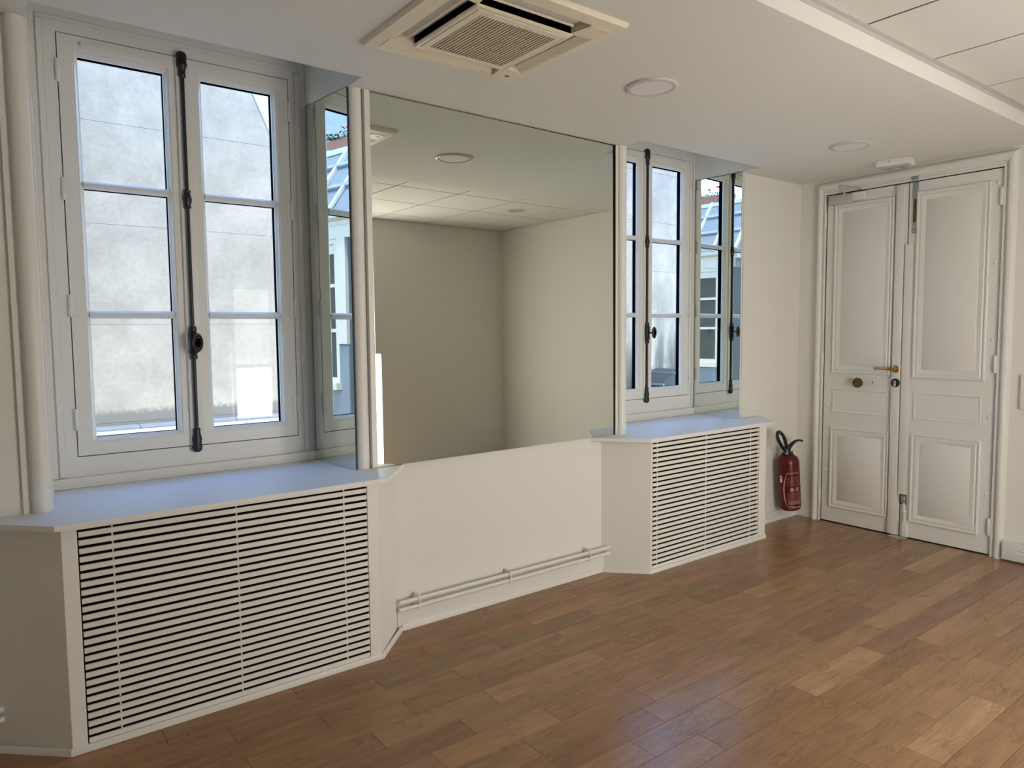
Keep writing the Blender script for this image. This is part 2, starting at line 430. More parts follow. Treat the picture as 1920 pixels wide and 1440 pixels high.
# ------------------------------------------------------------------ walls
XR1F, XR1B = 1.406, 1.3635     # right reveal of the left window, front and back
XL1F, XL1B = .226, .262
XR2F, XR2B = 4.3408, 4.3243
XL2F, XL2B = 3.188, 3.238
ZT = 2.86                      # head of the window recesses
b = MB()
def plan(pts, z0, z1): b.prism(pts, z0, z1)
YO = .56
plan([(XL-.12, 0), (XL1F, 0), (XL1B, .45), (C1-.585, .452), (C1-.585, YO), (XL-.12, YO)], 0, 3.0)
plan([(XR1F, 0), (XL2F, 0), (XL2B, .45), (C2-.585, .452), (C2-.585, YO), (C1+.585, YO), (C1+.585, .452), (XR1B, .45)], 0, 3.0)
plan([(XR2F, 0), (XD+.12, 0), (XD+.12, YO), (C2+.585, YO), (C2+.585, .452), (XR2B, .45)], 0, 3.0)
for (a0, a1, f0, f1, c) in ((XL1F, XR1F, XL1B, XR1B, C1), (XL2F, XR2F, XL2B, XR2B, C2)):
    b.box(a0-.05, a1+.05, 0, YO, 0, .79)
    b.box(c-.7, c+.7, 0, YO, ZT, 3.0)
    b.box(c-.6, c+.6, .46, YO, .79, .93)
    b.box(c-.6, c+.6, .46, YO, 2.74, ZT)
ww = b.build('wall_window', WALL)
tag(ww, 'white painted wall holding the two tall windows and the large mirror', 'wall', kind='structure')

b = MB()
DY0, DY1, DZ = -.2153, -1.3417, 2.425
b.box(XD, XD+.12, .0, DY0+.012, 0, 3.0); b.box(XD, XD+.12, DY1-.012, YB-.12, 0, 3.0); b.box(XD, XD+.12, DY0+.012, DY1-.012, DZ+.012, 3.0)
tag(b.build('wall_door', WALL), 'white end wall with the double panelled door', 'wall', kind='structure')
b = MB()
BX0, BX1, BZ0, BZ1 = 2.16, 2.607, .54, 1.96
SX0, SX1, SZ0, SZ1 = 2.90, 3.514, .04, 2.30
b.box(XL-.12, BX0, YB-.12, YB, 0, 3.0); b.box(BX1, SX0, YB-.12, YB, 0, 3.0); b.box(SX1, XD+.12, YB-.12, YB, 0, 3.0); b.box(SX0, SX1, YB-.12, YB, 0, SZ0); b.box(SX0, SX1, YB-.12, YB, SZ1, 3.0); b.box(BX0, BX1, YB-.12, YB, 0, BZ0); b.box(BX0, BX1, YB-.12, YB, BZ1, 3.0)
tag(b.build('wall_back', WALL), 'plain white back wall seen in the large mirror', 'wall', kind='structure')
tag(boxo('wall_light_stop', OUTW, XL-.12, XD+.12, YB-.30, YB-.14, 0, 3.05), 'unseen slab added behind the back wall to stop sun leaking in', 'wall', kind='structure')  # unseen, added to keep sun out of the back openings
tag(boxo('wall_left', WALL, XL-.12, XL, YB-.12, YO, 0, 3.0), 'plain white wall left of the window', 'wall', kind='structure')

tag(boxo('wall_added_storeys', OUTW, -9, 14, -3.9, YO, 3.06, 8.5), 'unseen upper storeys added above the room to hold back sky light', 'wall', kind='structure')  # unseen mass added to cut sky light on the courtyard wall

# skirtings
b = MB()
b.prism([(1.60, 0), (3.0, 0), (3.0, -.012), (1.60, -.012)], 0, .105)
tag(b.build('baseboard_window', GLOSS), 'low white skirting under the mirror and heating pipes', 'baseboard', kind='structure')
b = MB(); b.box(4.56, XD, -.012, 0, 0, .076, .002); b.box(XD-.012, XD, -.012, DY0+.06, 0, .076, .002)
tag(b.build('baseboard_corner', GLOSS), 'white skirting in the corner behind the fire extinguisher', 'baseboard', kind='structure')
def strip(b, pts, hgt, th):
    """quarter strip following a plan polyline, lying on its -normal side"""
    pr = []
    n = len(pts)
    for i, p in enumerate(pts):
        p = Vector(p).to_2d() if False else Vector((p[0], p[1]))
        d0 = (Vector(pts[i][:2])-Vector(pts[i-1][:2])).normalized() if i > 0 else None
        d1 = (Vector(pts[i+1][:2])-Vector(pts[i][:2])).normalized() if i < n-1 else None
        n0 = Vector((d0.y, -d0.x)) if d0 else None; n1 = Vector((d1.y, -d1.x)) if d1 else None
        nn = (n0+n1) if (n0 and n1) else (n0 or n1)
        nn.normalize(); k = 1/ max(.3, nn.dot(n0 or n1))
        pr.append((p, nn*th*k))
    rows = []
    for p, o in pr:
        q = p+o
        rows.append([b.bm.verts.new(v) for v in ((p.x, p.y, 0), (q.x, q.y, 0), (q.x, q.y, hgt*.55), (p.x+o.x*.6, p.y+o.y*.6, hgt), (p.x, p.y, hgt))])
    for A, B in zip(rows, rows[1:]):
        for i in range(5): b.bm.faces.new((A[i], A[(i+1) % 5], B[(i+1) % 5], B[i]))
    b.bm.faces.new(rows[0]); b.bm.faces.new(rows[-1])
b = MB(); strip(b, [(1.622, -.012), (2.984, -.012)], .03, .011)
tag(b.build('trim_1', GLOSS), 'thin white bead along the floor under the mirror', 'trim', kind='structure')
b = MB(); strip(b, [(4.574, -.012), (XD-.012, -.012)], .025, .010)
tag(b.build('trim_2', GLOSS), 'thin white bead along the floor behind the extinguisher', 'trim', kind='structure')

# ------------------------------------------------------------------ ceilings
b = MB()
N1 = (XL1F-.005, XR1F); N2 = (XL2F-.01, XR2F)
b.box(XL-.1, XD+.1, YST, NOTCH, H, 3.02)
for x0, x1 in ((XL-.1, N1[0]), (N1[1], N2[0]), (N2[1], XD+.1)): b.box(x0, x1, NOTCH, .005, H, 3.02)
for x0, x1 in (N1, N2): b.box(x0, x1, NOTCH, .05, ZT, 3.02)
so = b.build('ceiling', CEIL); tag(so, 'white plaster ceiling with the air conditioner, notched before each window', 'ceiling', kind='structure')
b = MB(); b.box(XL-.1, XD+.1, YB-.1, YST, H2+.02, 3.02)
tc = b.build('ceiling_tiled', GAP); tag(tc, 'raised suspended ceiling of square white tiles', 'ceiling', kind='structure')
GX, GY = 2.8545, -2.1209
tmesh = {}
xs = [GX+.6*k for k in range(-8, 5)]; ys = [YST, GY, GY-.6, GY-1.2, YB]
xs = [XL]+[x for x in xs if XL+.05 < x < XD-.05]+[XD]
for xa, xb in zip(xs, xs[1:]):
    for yb_, ya in zip(ys, ys[1:]):
        k = (round(xb-xa, 3), round(yb_-ya, 3))
        sx, sy = k
        if k not in tmesh:
            g = .0055
            o = MB().box(-sx/2+g, sx/2-g, -sy/2+g, sy/2-g, 0, .018, .0015).build('ceiling_tile', TILE); tmesh[k] = o.data
        else:
            o = bpy.data.objects.new('ceiling_tile', tmesh[k]); COL.objects.link(o)
        o.parent = tc; o.location = ((xa+xb)/2, (ya+yb_)/2, H2)
for x in xs[1:-1]: boxo('joint_shade', GAP, x-.006, x+.006, YB, YST, H2+.0025, H2+.006, tc)  # dark bars laid in the tile grooves paint their shadow lines
for y in ys[1:-1]: boxo('joint_shade', GAP, XL, XD, y-.006, y+.006, H2+.0025, H2+.006, tc)
b = MB(); b.box(XL, XD, YST-.024, YST, H2-.0025, H2); b.box(XL, XD, YST-.0025, YST-.0002, H2-.02, H2)
tag(b.build('trim_3', GREYP), 'thin grey metal angle edging the tiled ceiling', 'trim', kind='structure')
b = MB(); b.box(XL, XD, YB, YB+.02, H2-.0025, H2); b.box(XD-.02, XD, YB, YST, H2-.0025, H2)
tag(b.build('trim_4', GREYP), 'thin metal angle along the far walls of the tiled ceiling', 'trim', kind='structure')

# ------------------------------------------------------------------ windows
def window(n, c, dz, xl0, xr0, label):
    w_ = thing('window_%d' % n, label, 'window', (c, YF, ZW), kind='structure')
    X = lambda r: c+r
    LZ0, LZ1 = .951+dz, 2.655+dz
    L0, L1 = -.466, .466
    # fixed frame
    b = MB()
    b.box(xl0, X(L0)-.004, YF, YF+.06, .79, ZT); b.box(X(L1)+.004, xr0, YF, YF+.06, .79, ZT)
    b.box(X(L0)-.004, X(L1)+.004, YF, YF+.06, LZ1+.004, ZT); b.box(X(L0)-.004, X(L1)+.004, YF, YF+.06, .79, LZ0-.004)
    # dark rebate behind the joint
    mp = lambda u, v, h: (u, YF-h, v)
    # raised rim around the frame
    for (u0, u1, v0, v1) in ((X(-.537), X(-.513), .868+dz, 2.697+dz), (X(.497), X(.521), .868+dz, 2.697+dz), (X(-.537), X(.521), 2.698+dz, 2.716+dz)):
        b.box(u0, u1, YF-.008, YF-.0002, v0, v1, .003)
        
    b.build('frame', GLOSS, w_)
    b = MB(); b.box(X(L0)-.02, X(L1)+.02, YF+.035, YF+.055, LZ1-.005, LZ1+.02); b.box(X(L0)-.02, X(L1)+.02, YF+.035, YF+.055, LZ0-.02, LZ0+.005)
    b.box(X(L0)-.012, X(L0)+.003, YF+.035, YF+.055, LZ0, LZ1); b.box(X(L1)-.003, X(L1)+.012, YF+.035, YF+.055, LZ0, LZ1)
    b.build('rebate', DARK, w_)
    # apron board under the frame
    b = MB(); b.box(xl0-.02, xr0+.02, YF-.022, YF, ZW, .866+dz*.3, .003)
    b.build('apron', GLOSS, w_)
    gl = ((-.396, -.0775), (.0776, .3923))
    gz = [1.0227+dz, 1.5381+dz, 2.0695+dz, 2.5798+dz]
    leaves = ((L0, -.030), (.0245, L1))
    for k, ((g0, g1), (l0, l1)) in enumerate(zip(gl, leaves)):
        b = MB(); e = .0195
        a0, a1, z0, z1 = X(g0)-e, X(g1)+e, gz[0]-e, gz[3]+e
        b.box(X(l0), a0, YF, YF+.05, LZ0, LZ1); b.box(a1, X(l1), YF, YF+.05, LZ0, LZ1)
        b.box(a0, a1, YF, YF+.05, LZ0, z0); b.box(a0, a1, YF, YF+.05, z1, LZ1)
        b.ring((a0, a1, z0, z1), [(0, .0), (.001, -.004), (.006, -.004), (.010, -.010), (.016, -.016), (e, -.019), (e, -.027)], mp)
        cs = b.build('casement', GLOSS, w_)
        for zi in (1, 2):
            m_ = MB(); zc = gz[zi]
            m_.prism([(-.016, -.027), (-.0155, -.021), (-.010, -.012), (-.006, -.006), (.006, -.006), (.010, -.012), (.0155, -.021), (.016, -.027), (.010, -.045), (-.010, -.045)],
                     X(g0)-.002, X(g1)+.002, lambda u, v, h: (h, YF-v, zc+u))
            m_.build('muntin', GLOSS, cs)
        for zi in range(3):
            p0 = gz[zi]+(.016 if zi else 0); p1 = gz[zi+1]-(.016 if zi < 2 else 0)
            m_ = MB(); m_.ring((X(g0)-.006, X(g1)+.006, p0-.006, p1+.006), [(0, -.027), (.006, -.027), (.006, -.057), (0, -.057), (0, -.027)], mp)
            gk = m_.build('gasket', RUBBER, cs)
            m_ = MB(); m_.box(X(g0)-.004, X(g1)+.004, YF+.048, YF+.052, p0-.004, p1+.004)
            m_.build('glass_pane', GLASS, cs)
        hx = X(L0)-.002 if k == 0 else X(L1)+.004
        for hz in (2.507, 2.042, 1.572, 1.104):
            m_ = MB(); r = .0085
            m_.lathe([(0, -.045), (r*.8, -.045), (r, -.043), (r, -.0008), (r*.86, 0), (r, .0008), (r, .043), (r*.8, .045), (0, .045)], (hx, YF-.006, hz+dz), n=14)
            sgn = 1 if k == 0 else -1
            m_.box(hx, hx+sgn*.026, YF-.0035, YF+.002, hz+dz-.042, hz+dz+.042, .001)
            m_.build('hinge', GLOSS, cs)
        if k == 0:
            m_ = MB(); pts = []
            u0, u1, zc, r = X(-.386), X(-.095), 2.6235+dz, .0085
            for i in range(9): a = PI/2+PI*i/8; pts.append((u0+r+r*math.cos(a), zc+r*math.sin(a)))
            for i in range(9): a = -PI/2+PI*i/8; pts.append((u1-r+r*math.cos(a), zc+r*math.sin(a)))
            m_.prism(pts, 0, .014, mp)
            m_.build('vent_cover', GLOSS, cs)
    # meeting cover strip
    b = MB(); b.box(X(-.031), X(.026), YF-.011, YF+.04, LZ0+.001, LZ1-.001, .0035, 2)
    b.build('meeting_strip', GLOSS, w_)
    # espagnolette bolt
    ex, ey = X(-.007), YF-.011
    b = MB(); b.tube([(ex, ey-.006, .93+dz), (ex, ey-.006, 2.66+dz)], .0088, 10)
    es = b.build('espagnolette_rod', IRON, w_)
    def turned(prof, z, nm, fl=.72):
        b = MB(); b.lathe(prof, (ex, ey-.006, z), n=16, sy=fl)
        return b.build(nm, IRON, es)
    turned([(0, -.048), (.012, -.048), (.017, -.04), (.014, -.03), (.0155, -.012), (.021, .0), (.0235, .008), (.021, .014), (.0215, .02), (.0205, .026), (.018, .0265),
            (.018, .029), (.0215, .030), (.023, .04), (.021, .05), (.017, .057), (.008, .062), (0, .063)], 2.615+dz, 'top_cap')
    turned([(0, -.04), (.012, -.04), (.0165, -.037), (.0165, -.03), (.013, -.027), (.0165, -.018), (.0205, 0), (.0165, .018), (.013, .027), (.0165, .03), (.0165, .037), (.012, .04), (0, .04)], 2.045+dz, 'rod_guide')
    turned([(0, .048), (.012, .048), (.0165, .044), (.0165, .036), (.0145, .03), (.0165, .022), (.018, .012), (.0215, .0), (.019, -.02), (.0195, -.026), (.016, -.0265), (.016, -.029), (.020, -.03),
            (.0225, -.038), (.020, -.052), (.012, -.06), (0, -.062)], .982+dz, 'bottom_cap')
    hz = 1.414+dz
    b = MB(); b.lathe([(0, -.074), (.014, -.074), (.0165, -.07), (.0165, -.054), (.0135, -.05), (.020, -.045), (.022, -.04), (.0195, -.036), (.020, .034), (.022, .038), (.020, .043), (.0135, .048), (.0165, .052), (.0165, .068), (.014, .072), (0, .072)],
                      (ex, ey-.008, hz), n=16, sy=.85)
    hb = b.build('lock_box', IRON, es)
    b = MB(); kx = ex+.006
    b.lathe([(.0055, 0), (.0055, -.030), (.008, -.034)], (kx, ey-.022, hz), axis='y', n=12)
    b.lathe([(0, -.034), (.012, -.034), (.022, -.040), (.0245, -.045), (.022, -.050), (.019, -.0515), (.017, -.0495), (.013, -.0515), (.010, -.0495), (0, -.0495)], (kx, ey-.022, hz), axis='y', n=28, sx=.92, sy=1.70)
    b.build('knob', IRON, es)
    b = MB()
    for rr, dd in ((.0215, -.0505), (.0150, -.0512)):
        b.lathe([(rr-.0007, dd), (rr, dd-.0008), (rr+.0007, dd)], (kx, ey-.022, hz), axis='y', n=28, sx=.92, sy=1.70)
    b.build('knob_rim', IRONW, es)
    return w_
window(1, C1, 0.0, XL1B-.01, XR1B+.004, 'left tall white casement window with six panes and black espagnolette')
window(2, C2, 0.02, XL2B-.01, XR2B+.004, 'right tall white casement window, nearest the door')

# bull-nosed jamb mouldings beside the windows
def jamb(n, x_in, sgn, label, style='round', wide=False):
    """x_in: edge at the reveal, sgn=-1 moulding lies to the left of it"""
    X = lambda d: x_in+sgn*d
    b = MB()
    if style == 'round':
        pts = [(0, .02)]
        for i in range(13):
            a = PI*i/12; pts.append((.035-.031*math.cos(a)-.001, -.006-.026*math.sin(a)))
        pts += [(.066, -.003), (.072, -.003), (.0725, -.012), (.088, -.012), (.090, -.008), (.0905, .001)] if not wide else [(.066, -.003), (.072, -.003), (.0725, -.030), (.098, -.030), (.0995, -.026), (.1, .001)]
        if sgn > 0: pts[0] = (0, .02)
    else:
        pts = [(0, .02), (0, -.010), (.017, -.012), (.018, -.018), (.036, -.018), (.040, -.010), (.0405, .001)]
    pts = [(X(u), v) for u, v in pts]
    b.prism(pts, ZW, H-.001 if style == 'round' else H-.001)
    return tag(b.build('trim_%d' % n, GLOSS, sharp=30), label, 'trim', kind='structure')
jamb(5, XL1F-.004, -1, 'rounded white moulding left of the left window')
jamb(6, XR1F, 1, 'rounded white moulding between left window and mirror', wide=True)
jamb(7, XL2F, -1, 'rounded white moulding between the mirror and right window')
jamb(8, XR2F, 1, 'flat white moulding right of the right window', 'flat')

# ------------------------------------------------------------------ mirrors
def slab(name, pts, label, cat, th=.006):
    """pts: four corners of the face (counter-clockwise seen from the front)"""
    p = [Vector(q) for q in pts]
    nrm = (p[1]-p[0]).cross(p[3]-p[0]).normalized()
    o0 = (p[0]+p[1])/2
    t = thing(name, label, cat, o0)
    b = MB()
    q = [v-nrm*th for v in p]
    b.poly(p); b.poly(list(reversed(q)))
    f = b.build('mirror_glass', MIRR, t)
    b = MB()
    for i in range(4): b.quad(p[i], q[i], q[(i+1) % 4], p[(i+1) % 4])
    b.build('mirror_edge', MEDGE, t)
    return t, p, nrm
ma = .0137
mx0, mx1 = 1.505, 3.086
fy = lambda x: -.008 + ma*(x-2.3)
ZM0, ZM1 = .8225, 2.535
t_, p_, n_ = slab('wall_mirror', [(mx0, fy(mx0)-.010, ZM0), (mx1, fy(mx1)-.010, ZM0), (mx1, fy(mx1)-.010+.0022*1.7, ZM1), (mx0, fy(mx0)-.010+.0022*1.7, ZM1)],
     'very large frameless mirror on the wall between the two windows', 'mirror', .004)
b = MB(); b.box(mx0, mx1+.001, -.0025, -.0003, ZM0+.002, H-.001); b.box(mx1+.0006, mx1+.011, -.009, -.0003, ZM0, H-.001)
b.build('backing', DARK, t_)
def reveal_mirror(xf, xb, y0, y1, label):
    k = (xb-xf)/(y1-y0)
    e = .006
    tt = slab('reveal_mirror', [(xf-e, y0, ZW+.001), (xf-e+k*(y1-y0), y1, ZW+.001), (xf-e+k*(y1-y0), y1, H-.003), (xf-e, y0, H-.003)][::-1] if False else
                [(xb-e, y1, ZW+.001), (xf-e, y0, ZW+.001), (xf-e, y0, H-.003), (xb-e, y1, H-.003)], label, 'mirror', .003)[0]
    q = .0045
    b = MB(); b.poly([(xb-.0025, y1+q, ZW+.0006), (xf-.0025, y0, ZW+.0006), (xf-.0025, y0, H-.003+q), (xb-.0025, y1+q, H-.003+q)]); b.build('backing', DARK, tt)
    return tt
reveal_mirror(XR1F, XR1B, -.014, YF-.023, 'tall narrow mirror lining the right reveal of the left window')
reveal_mirror(XR2F, XR2B, -.014, YF-.023, 'tall narrow mirror lining the right reveal of the right window')

# ------------------------------------------------------------------ radiator covers and shelves
PF = -.222
def cover(x0, x1, xl, xr, gx0, gx1, rods, lab, shelf_lab, s0, s1, sl, sr, nichex0, nichex1):
    t = thing('radiator_cover', lab, 'radiator cover', ((x0+x1)/2, PF, 0), group='slatted radiator covers')
    zt = ZW-.0205
    z0, z1 = .022, .786
    b = MB()
    b.box(x0, gx0, PF, PF+.018, 0, zt, .0015); b.box(gx1, x1, PF, PF+.018, 0, zt, .0015)
    b.box(gx0, gx1, PF, PF+.018, z1, zt); b.box(gx0, gx1, PF, PF+.018, 0, z0-.003)
    b.build('front_frame', SLAT, t)
    b = MB(); b.prism([(x0, PF), (x0+.02, PF+.012), (xl+.028, 0), (xl, 0)], 0, zt); b.build('side_panel', WALL, t)
    b = MB(); b.prism([(x1, PF), (xr, 0), (xr-.028, 0), (x1-.02, PF+.012)], 0, zt); b.build('side_panel', WALL, t)
    b = MB(); strip(b, [(xl-.012, -.012), (x0-.002, PF), (x1+.002, PF), (xr+.012, -.012)], .024, .009)
    b.build('floor_bead', GLOSS, t)
    b = MB(); b.box(gx0-.01, gx1+.01, PF+.030, PF+.034, .005, zt-.002); b.build('backing', DARK, t)  # dark sheet and side strips paint the shade behind the slats
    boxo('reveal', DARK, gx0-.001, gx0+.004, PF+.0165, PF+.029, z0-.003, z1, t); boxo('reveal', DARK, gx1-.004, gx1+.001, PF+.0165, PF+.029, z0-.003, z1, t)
    n = 26; pitch = (z1-z0)/n; hs = pitch*.64
    s = None
    for i in range(n):
        zc = z1-.0035-(i+.5)*pitch
        if s is None:
            s = MB().box(gx0+.004, gx1-.002, PF+.001, PF+.008, zc-hs/2, zc+hs/2, .001).build('slat', SLAT, t); zs = zc
        else: share(s, t, 0, 0, zc-zs)
    for rx in rods:
        b = MB(); b.tube([(rx, PF+.010, z0+.004), (rx, PF+.010, z1-.002)], .0032, 8); b.build('spacer_rod', WPLAS, t)
    # shelf
    b = MB()
    b.prism([(sl, 0), (s0, -.2687), (s1, -.2687), (sr, 0), (nichex1, 0), (nichex1-.0, YF-.001), (nichex0, YF-.001), (nichex0, 0)], zt, ZW)
    o = b.build('window_shelf', LAM, loc=((s0+s1)/2, 0, zt))
    bv = o.modifiers.new('edge', 'BEVEL'); bv.width = .0015; bv.segments = 2; bv.limit_method = 'ANGLE'
    for p0, p1 in (((sl, 0), (s0, -.2687)), ((s0, -.2687), (s1, -.2687)), ((s1, -.2687), (sr, 0))):
        d = Vector((p1[0]-p0[0], p1[1]-p0[1])).normalized(); n_ = Vector((d.y, -d.x))*.0012
        b = MB(); b.prism([(p0[0], p0[1]), (p1[0], p1[1]), (p1[0]+n_.x, p1[1]+n_.y), (p0[0]+n_.x, p0[1]+n_.y)], zt+.0008, ZW-.0012)
        b.build('warm_edge_strip', SLAT, o)  # added strip, coloured warm like the room light on the front edge
    tag(o, shelf_lab, 'shelf', 'white shelves under the windows')
    return t
cover(.223, 1.4075, .010, 1.606, .27, 1.3525, (.377, .803, 1.248), 'larger nearer white slatted radiator cover under the left window', 'white shelf on the nearer radiator cover below the left window',
      .2028, 1.428, -.05, 1.6586, XL1F, XR1F-.006)
cover(3.180, 4.358, 2.990, 4.570, 3.196, 4.278, (3.246, 3.711, 4.188), 'white slatted radiator cover beside the fire extinguisher', 'white shelf on the farther radiator cover below the right window',
      3.131, 4.372, 2.902, 4.6146, XL2F, XR2F-.006)

# ------------------------------------------------------------------ heating pipes
def pipes(x0, x1, clips, label):
    t = thing('heating_pipes', label, 'pipes', ((x0+x1)/2, -.045, .117))
    for z in (.152, .117):
        b = MB(); b.tube([(x0, -.045, z), (x1, -.045, z)], .0105, 12); b.build('pipe', GLOSS, t)
    for cx in clips:
        b = MB()
        for z in (.152, .117):
            b.lathe([(.0125, -.007), (.0145, -.006), (.0145, .006), (.0125, .007)], (cx, -.045, z), axis='x', n=14)
        b.box(cx-.006, cx+.006, -.035, -.001, .150, .174, .001); b.box(cx-.006, cx+.006, -.035, -.001, .108, .119, .001)
        b.box(cx-.005, cx+.005, -.062, -.040, .128, .141, .001); b.box(cx-.006, cx+.006, -.058, -.038, .160, .174, .001)
        b.build('pipe_clip', GLOSS, t)
    for x, s in ((x0, 1), (x1, -1)):
        pass
    return t
pipes(1.592, 3.012, (1.697, 2.257, 2.842), 'pair of white heating pipes along the wall under the mirror')
pipes(XL, .042, (-1.2, -.6), 'short white heating pipe ends at the bottom left corner')

# ------------------------------------------------------------------ door
door = thing('door_1', 'white double door with moulded panels and brass handle', 'door', (XD, (DY0+DY1)/2, 0), kind='structure')
mpd = lambda u, v, h: (XD-h, u, v)      # u=y, v=z, h towards the room
YM = -.788
PROF = [(0, 0), (.001, .010), (.006, .014), (.013, .013), (.017, .007), (.024, .006), (.030, .010), (.040, .008), (.047, .003), (.060, .002), (.064, .005)]
PROF2 = [(0, 0), (.001, .006), (.007, .008), (.013, .003), (.018, .002), (.020, .004)]
def leaf(y0, y1, panels, nm='door_leaf'):
    b = MB(); b.box(XD, XD+.04, y0, y1, .008, DZ)
    o = b.build('door_leaf', GLOSS, door)
    for (a, c, z0, z1, pr) in panels:
        b = MB(); b.ring((min(a, c), max(a, c), z0, z1), pr, mpd, cap=True)
        b.build('panel', GLOSS, o)
    return o
lA = leaf(DY0-.002, YM+.0045, [(-.275, -.700, 1.122, 2.352, PROF), (-.286, -.694, .832, 1.009, PROF2), (-.276, -.706, .115, .722, PROF)])
lB = leaf(YM-.0045, DY1+.002, [(-.842, -1.281, 1.110, 2.358, PROF), (-.858, -1.266, .830, 1.015, PROF2), (-.849, -1.275, .116, .732, PROF)])
b = MB(); b.box(XD+.025, XD+.06, YM-.012, YM+.012, 0, DZ+.01); b.box(XD+.025, XD+.06, DY0+.015, DY1-.015, DZ-.002, DZ+.012); b.box(XD+.025, XD+.06, DY0-.006, DY0+.012, 0, DZ); b.box(XD+.025, XD+.06, DY1+.006, DY1-.012, 0, DZ); b.box(XD+.005, XD+.06, DY0, DY1, -.002, .010)
b.build('rebate', DARK, door)
b = MB(); b.box(XD+.121, XD+.15, .05, -1.6, -.01, DZ+.2); b.build('light_stop_board', GAP, door)  # unseen board added behind the doors to stop outside light leaking
# casing with half-round outer edge
def casing_prof():
    return [(0, 0), (.0, .018), (.010, .020), (.014, .014), (.022, .013)] + [(.052-.024*math.cos(PI*i/10)-.004, .013+.026*math.sin(PI*i/10)) for i in range(11)] + [(.074, .006), (.076, 0)]
b = MB(); cp = casing_prof()
yA, yB, zT = DY0+.006, DY1-.006, DZ+.006
rows = []
for d, h in cp:
    rows.append([b.bm.verts.new(p) for p in (mpd(yA+d*.82, 0, h), mpd(yA+d*.82, zT+d*1.22, h), mpd(yB-d*.95, zT+d*1.22, h), mpd(yB-d*.95, 0, h))])
for A, B in zip(rows, rows[1:]):
    for i in range(3): b.bm.faces.new((A[i], A[i+1], B[i+1], B[i]))
b.build('casing', GLOSS, door, sharp=35)
# cover strips
b = MB(); b.box(XD-.024, XD, -.716, -.770, .012, DZ-.01, .004, 2); b.build('meeting_strip', GLOSS, lA)
b = MB(); b.box(XD-.016, XD, -.777, -.829, .302, 2.018, .004, 2); b.build('meeting_strip', GLOSS, lB)
# bolt heads
def stud(y, z, par, r=.011):
    b = MB(); b.lathe([(r, 0), (r*.9, -.004), (r*.55, -.0075), (0, -.009)], (XD, y, z), axis='x', n=12); b.build('bolt_head', GLOSS, par)
for z in (2.342, 1.85, 1.366, .879, .393): stud(-.246, z, lA)
for z in (2.341, 1.852, 1.369, .881, .393): stud(-1.311, z, lB)
for z in (1.36, 1.285, .96, .80, .70, .53, .51, .42, .33, .16):
    b = MB(); b.lathe([(.005, 0), (.004, -.002), (0, -.003)], (XD-.024, -.742, z), axis='x', n=8); b.build('screw_head', GLOSS, lA)
for z in (1.355, 1.22, .75, .55, .52, .37):
    b = MB(); b.lathe([(.005, 0), (.004, -.002), (0, -.003)], (XD-.016, -.808, z), axis='x', n=8); b.build('screw_head', GLOSS, lB)
for y, zs, par in ((-.206, (2.248, 1.217, .18), lA), (-1.338, (2.252, 1.22, .187), lB)):
    for z in zs:
        b = MB(); r = .011
        b.lathe([(0, -.054), (r*.8, -.054), (r, -.05), (r, -.001), (r*.85, 0), (r, .001), (r, .05), (r*.8, .054), (0, .054)], (XD-.012, y, z), n=14)
        b.build('hinge', GLOSS, par)
# lever handle, knob, lock
b = MB(); hx = XD-.024
b.lathe([(.026, 0), (.026, -.006), (.022, -.009), (.012, -.011), (.0105, -.045), (0, -.05)], (hx, -.743, 1.170), axis='x', n=22)
b.tube([(hx-.044, -.745, 1.170), (hx-.047, -.728, 1.170), (hx-.048, -.70, 1.171), (hx-.046, -.66, 1.1715), (hx-.042, -.630, 1.172), (hx-.036, -.618, 1.172)], [.011, .012, .010, .0085, .009, .0095], 10)
b.build('lever_handle', BRASS, lA)
b = MB(); b.lathe([(.014, 0), (.014, -.012), (.011, -.02), (.022, -.030), (.034, -.040), (.0365, -.052), (.032, -.060), (.020, -.062), (.016, -.060), (0, -.060)], (XD, -.494, 1.063), axis='x', n=28); b.build('round_knob', BRONZE, lA)
b = MB(); b.lathe([(.017, 0), (.016, -.003), (.012, -.006), (.009, -.004), (0, -.004)], (XD, -.581, 1.069), axis='x', n=16, sy=1.3); b.build('keyhole_plate', GLOSS, lA)
b = MB(); b.box(XD-.0052, XD-.003, -.5835, -.5785, 1.060, 1.074); b.build('keyhole', DARK, lA)
b = MB(); b.lathe([(.030, 0), (.030, -.006), (.026, -.010), (0, -.010)], (hx, -.746, 1.074), axis='x', n=24); cyl = b.build('cylinder_rosette', DBRONZE, lA)
b = MB(); b.lathe([(.010, -.010), (.010, -.014), (0, -.014)], (hx, -.746, 1.080), axis='x', n=14); b.box(hx-.014, hx-.010, -.7535, -.7385, 1.050, 1.078, .001); b.build('lock_cylinder', CHROME, lA)
b = MB(); b.box(XD-.004, XD+.002, -.789, -.801, 1.178, 1.230); b.build('strike_plate', BLACKP, lB)
# top bolt
b = MB(); b.box(XD-.006, XD, -.812, -.848, DZ-.105, DZ-.002, .002); b.prism([(-.814, DZ-.105), (-.846, DZ-.105), (-.838, DZ-.135), (-.822, DZ-.135)], 0, .006, mpd)
tb = b.build('top_bolt', STEEL, lB)
b = MB(); b.box(XD-.010, XD-.002, -.821, -.837, 2.16, 2.31, .001); b.build('bolt_bar', BRONZE, lB)
b = MB(); b.box(XD-.010, XD-.002, -.820, -.838, 2.105, 2.17, .002); b.lathe([(.013, -.004), (.013, -.012), (.009, -.018), (0, -.02)], (XD, -.830, 2.098), axis='x', n=14); b.build('bolt_end', STEEL, lB)
b = MB(); b.box(XD-.022, XD-.0, -.808, -.852, DZ+.008, DZ+.036, .002); b.build('bolt_keeper', STEEL, door)
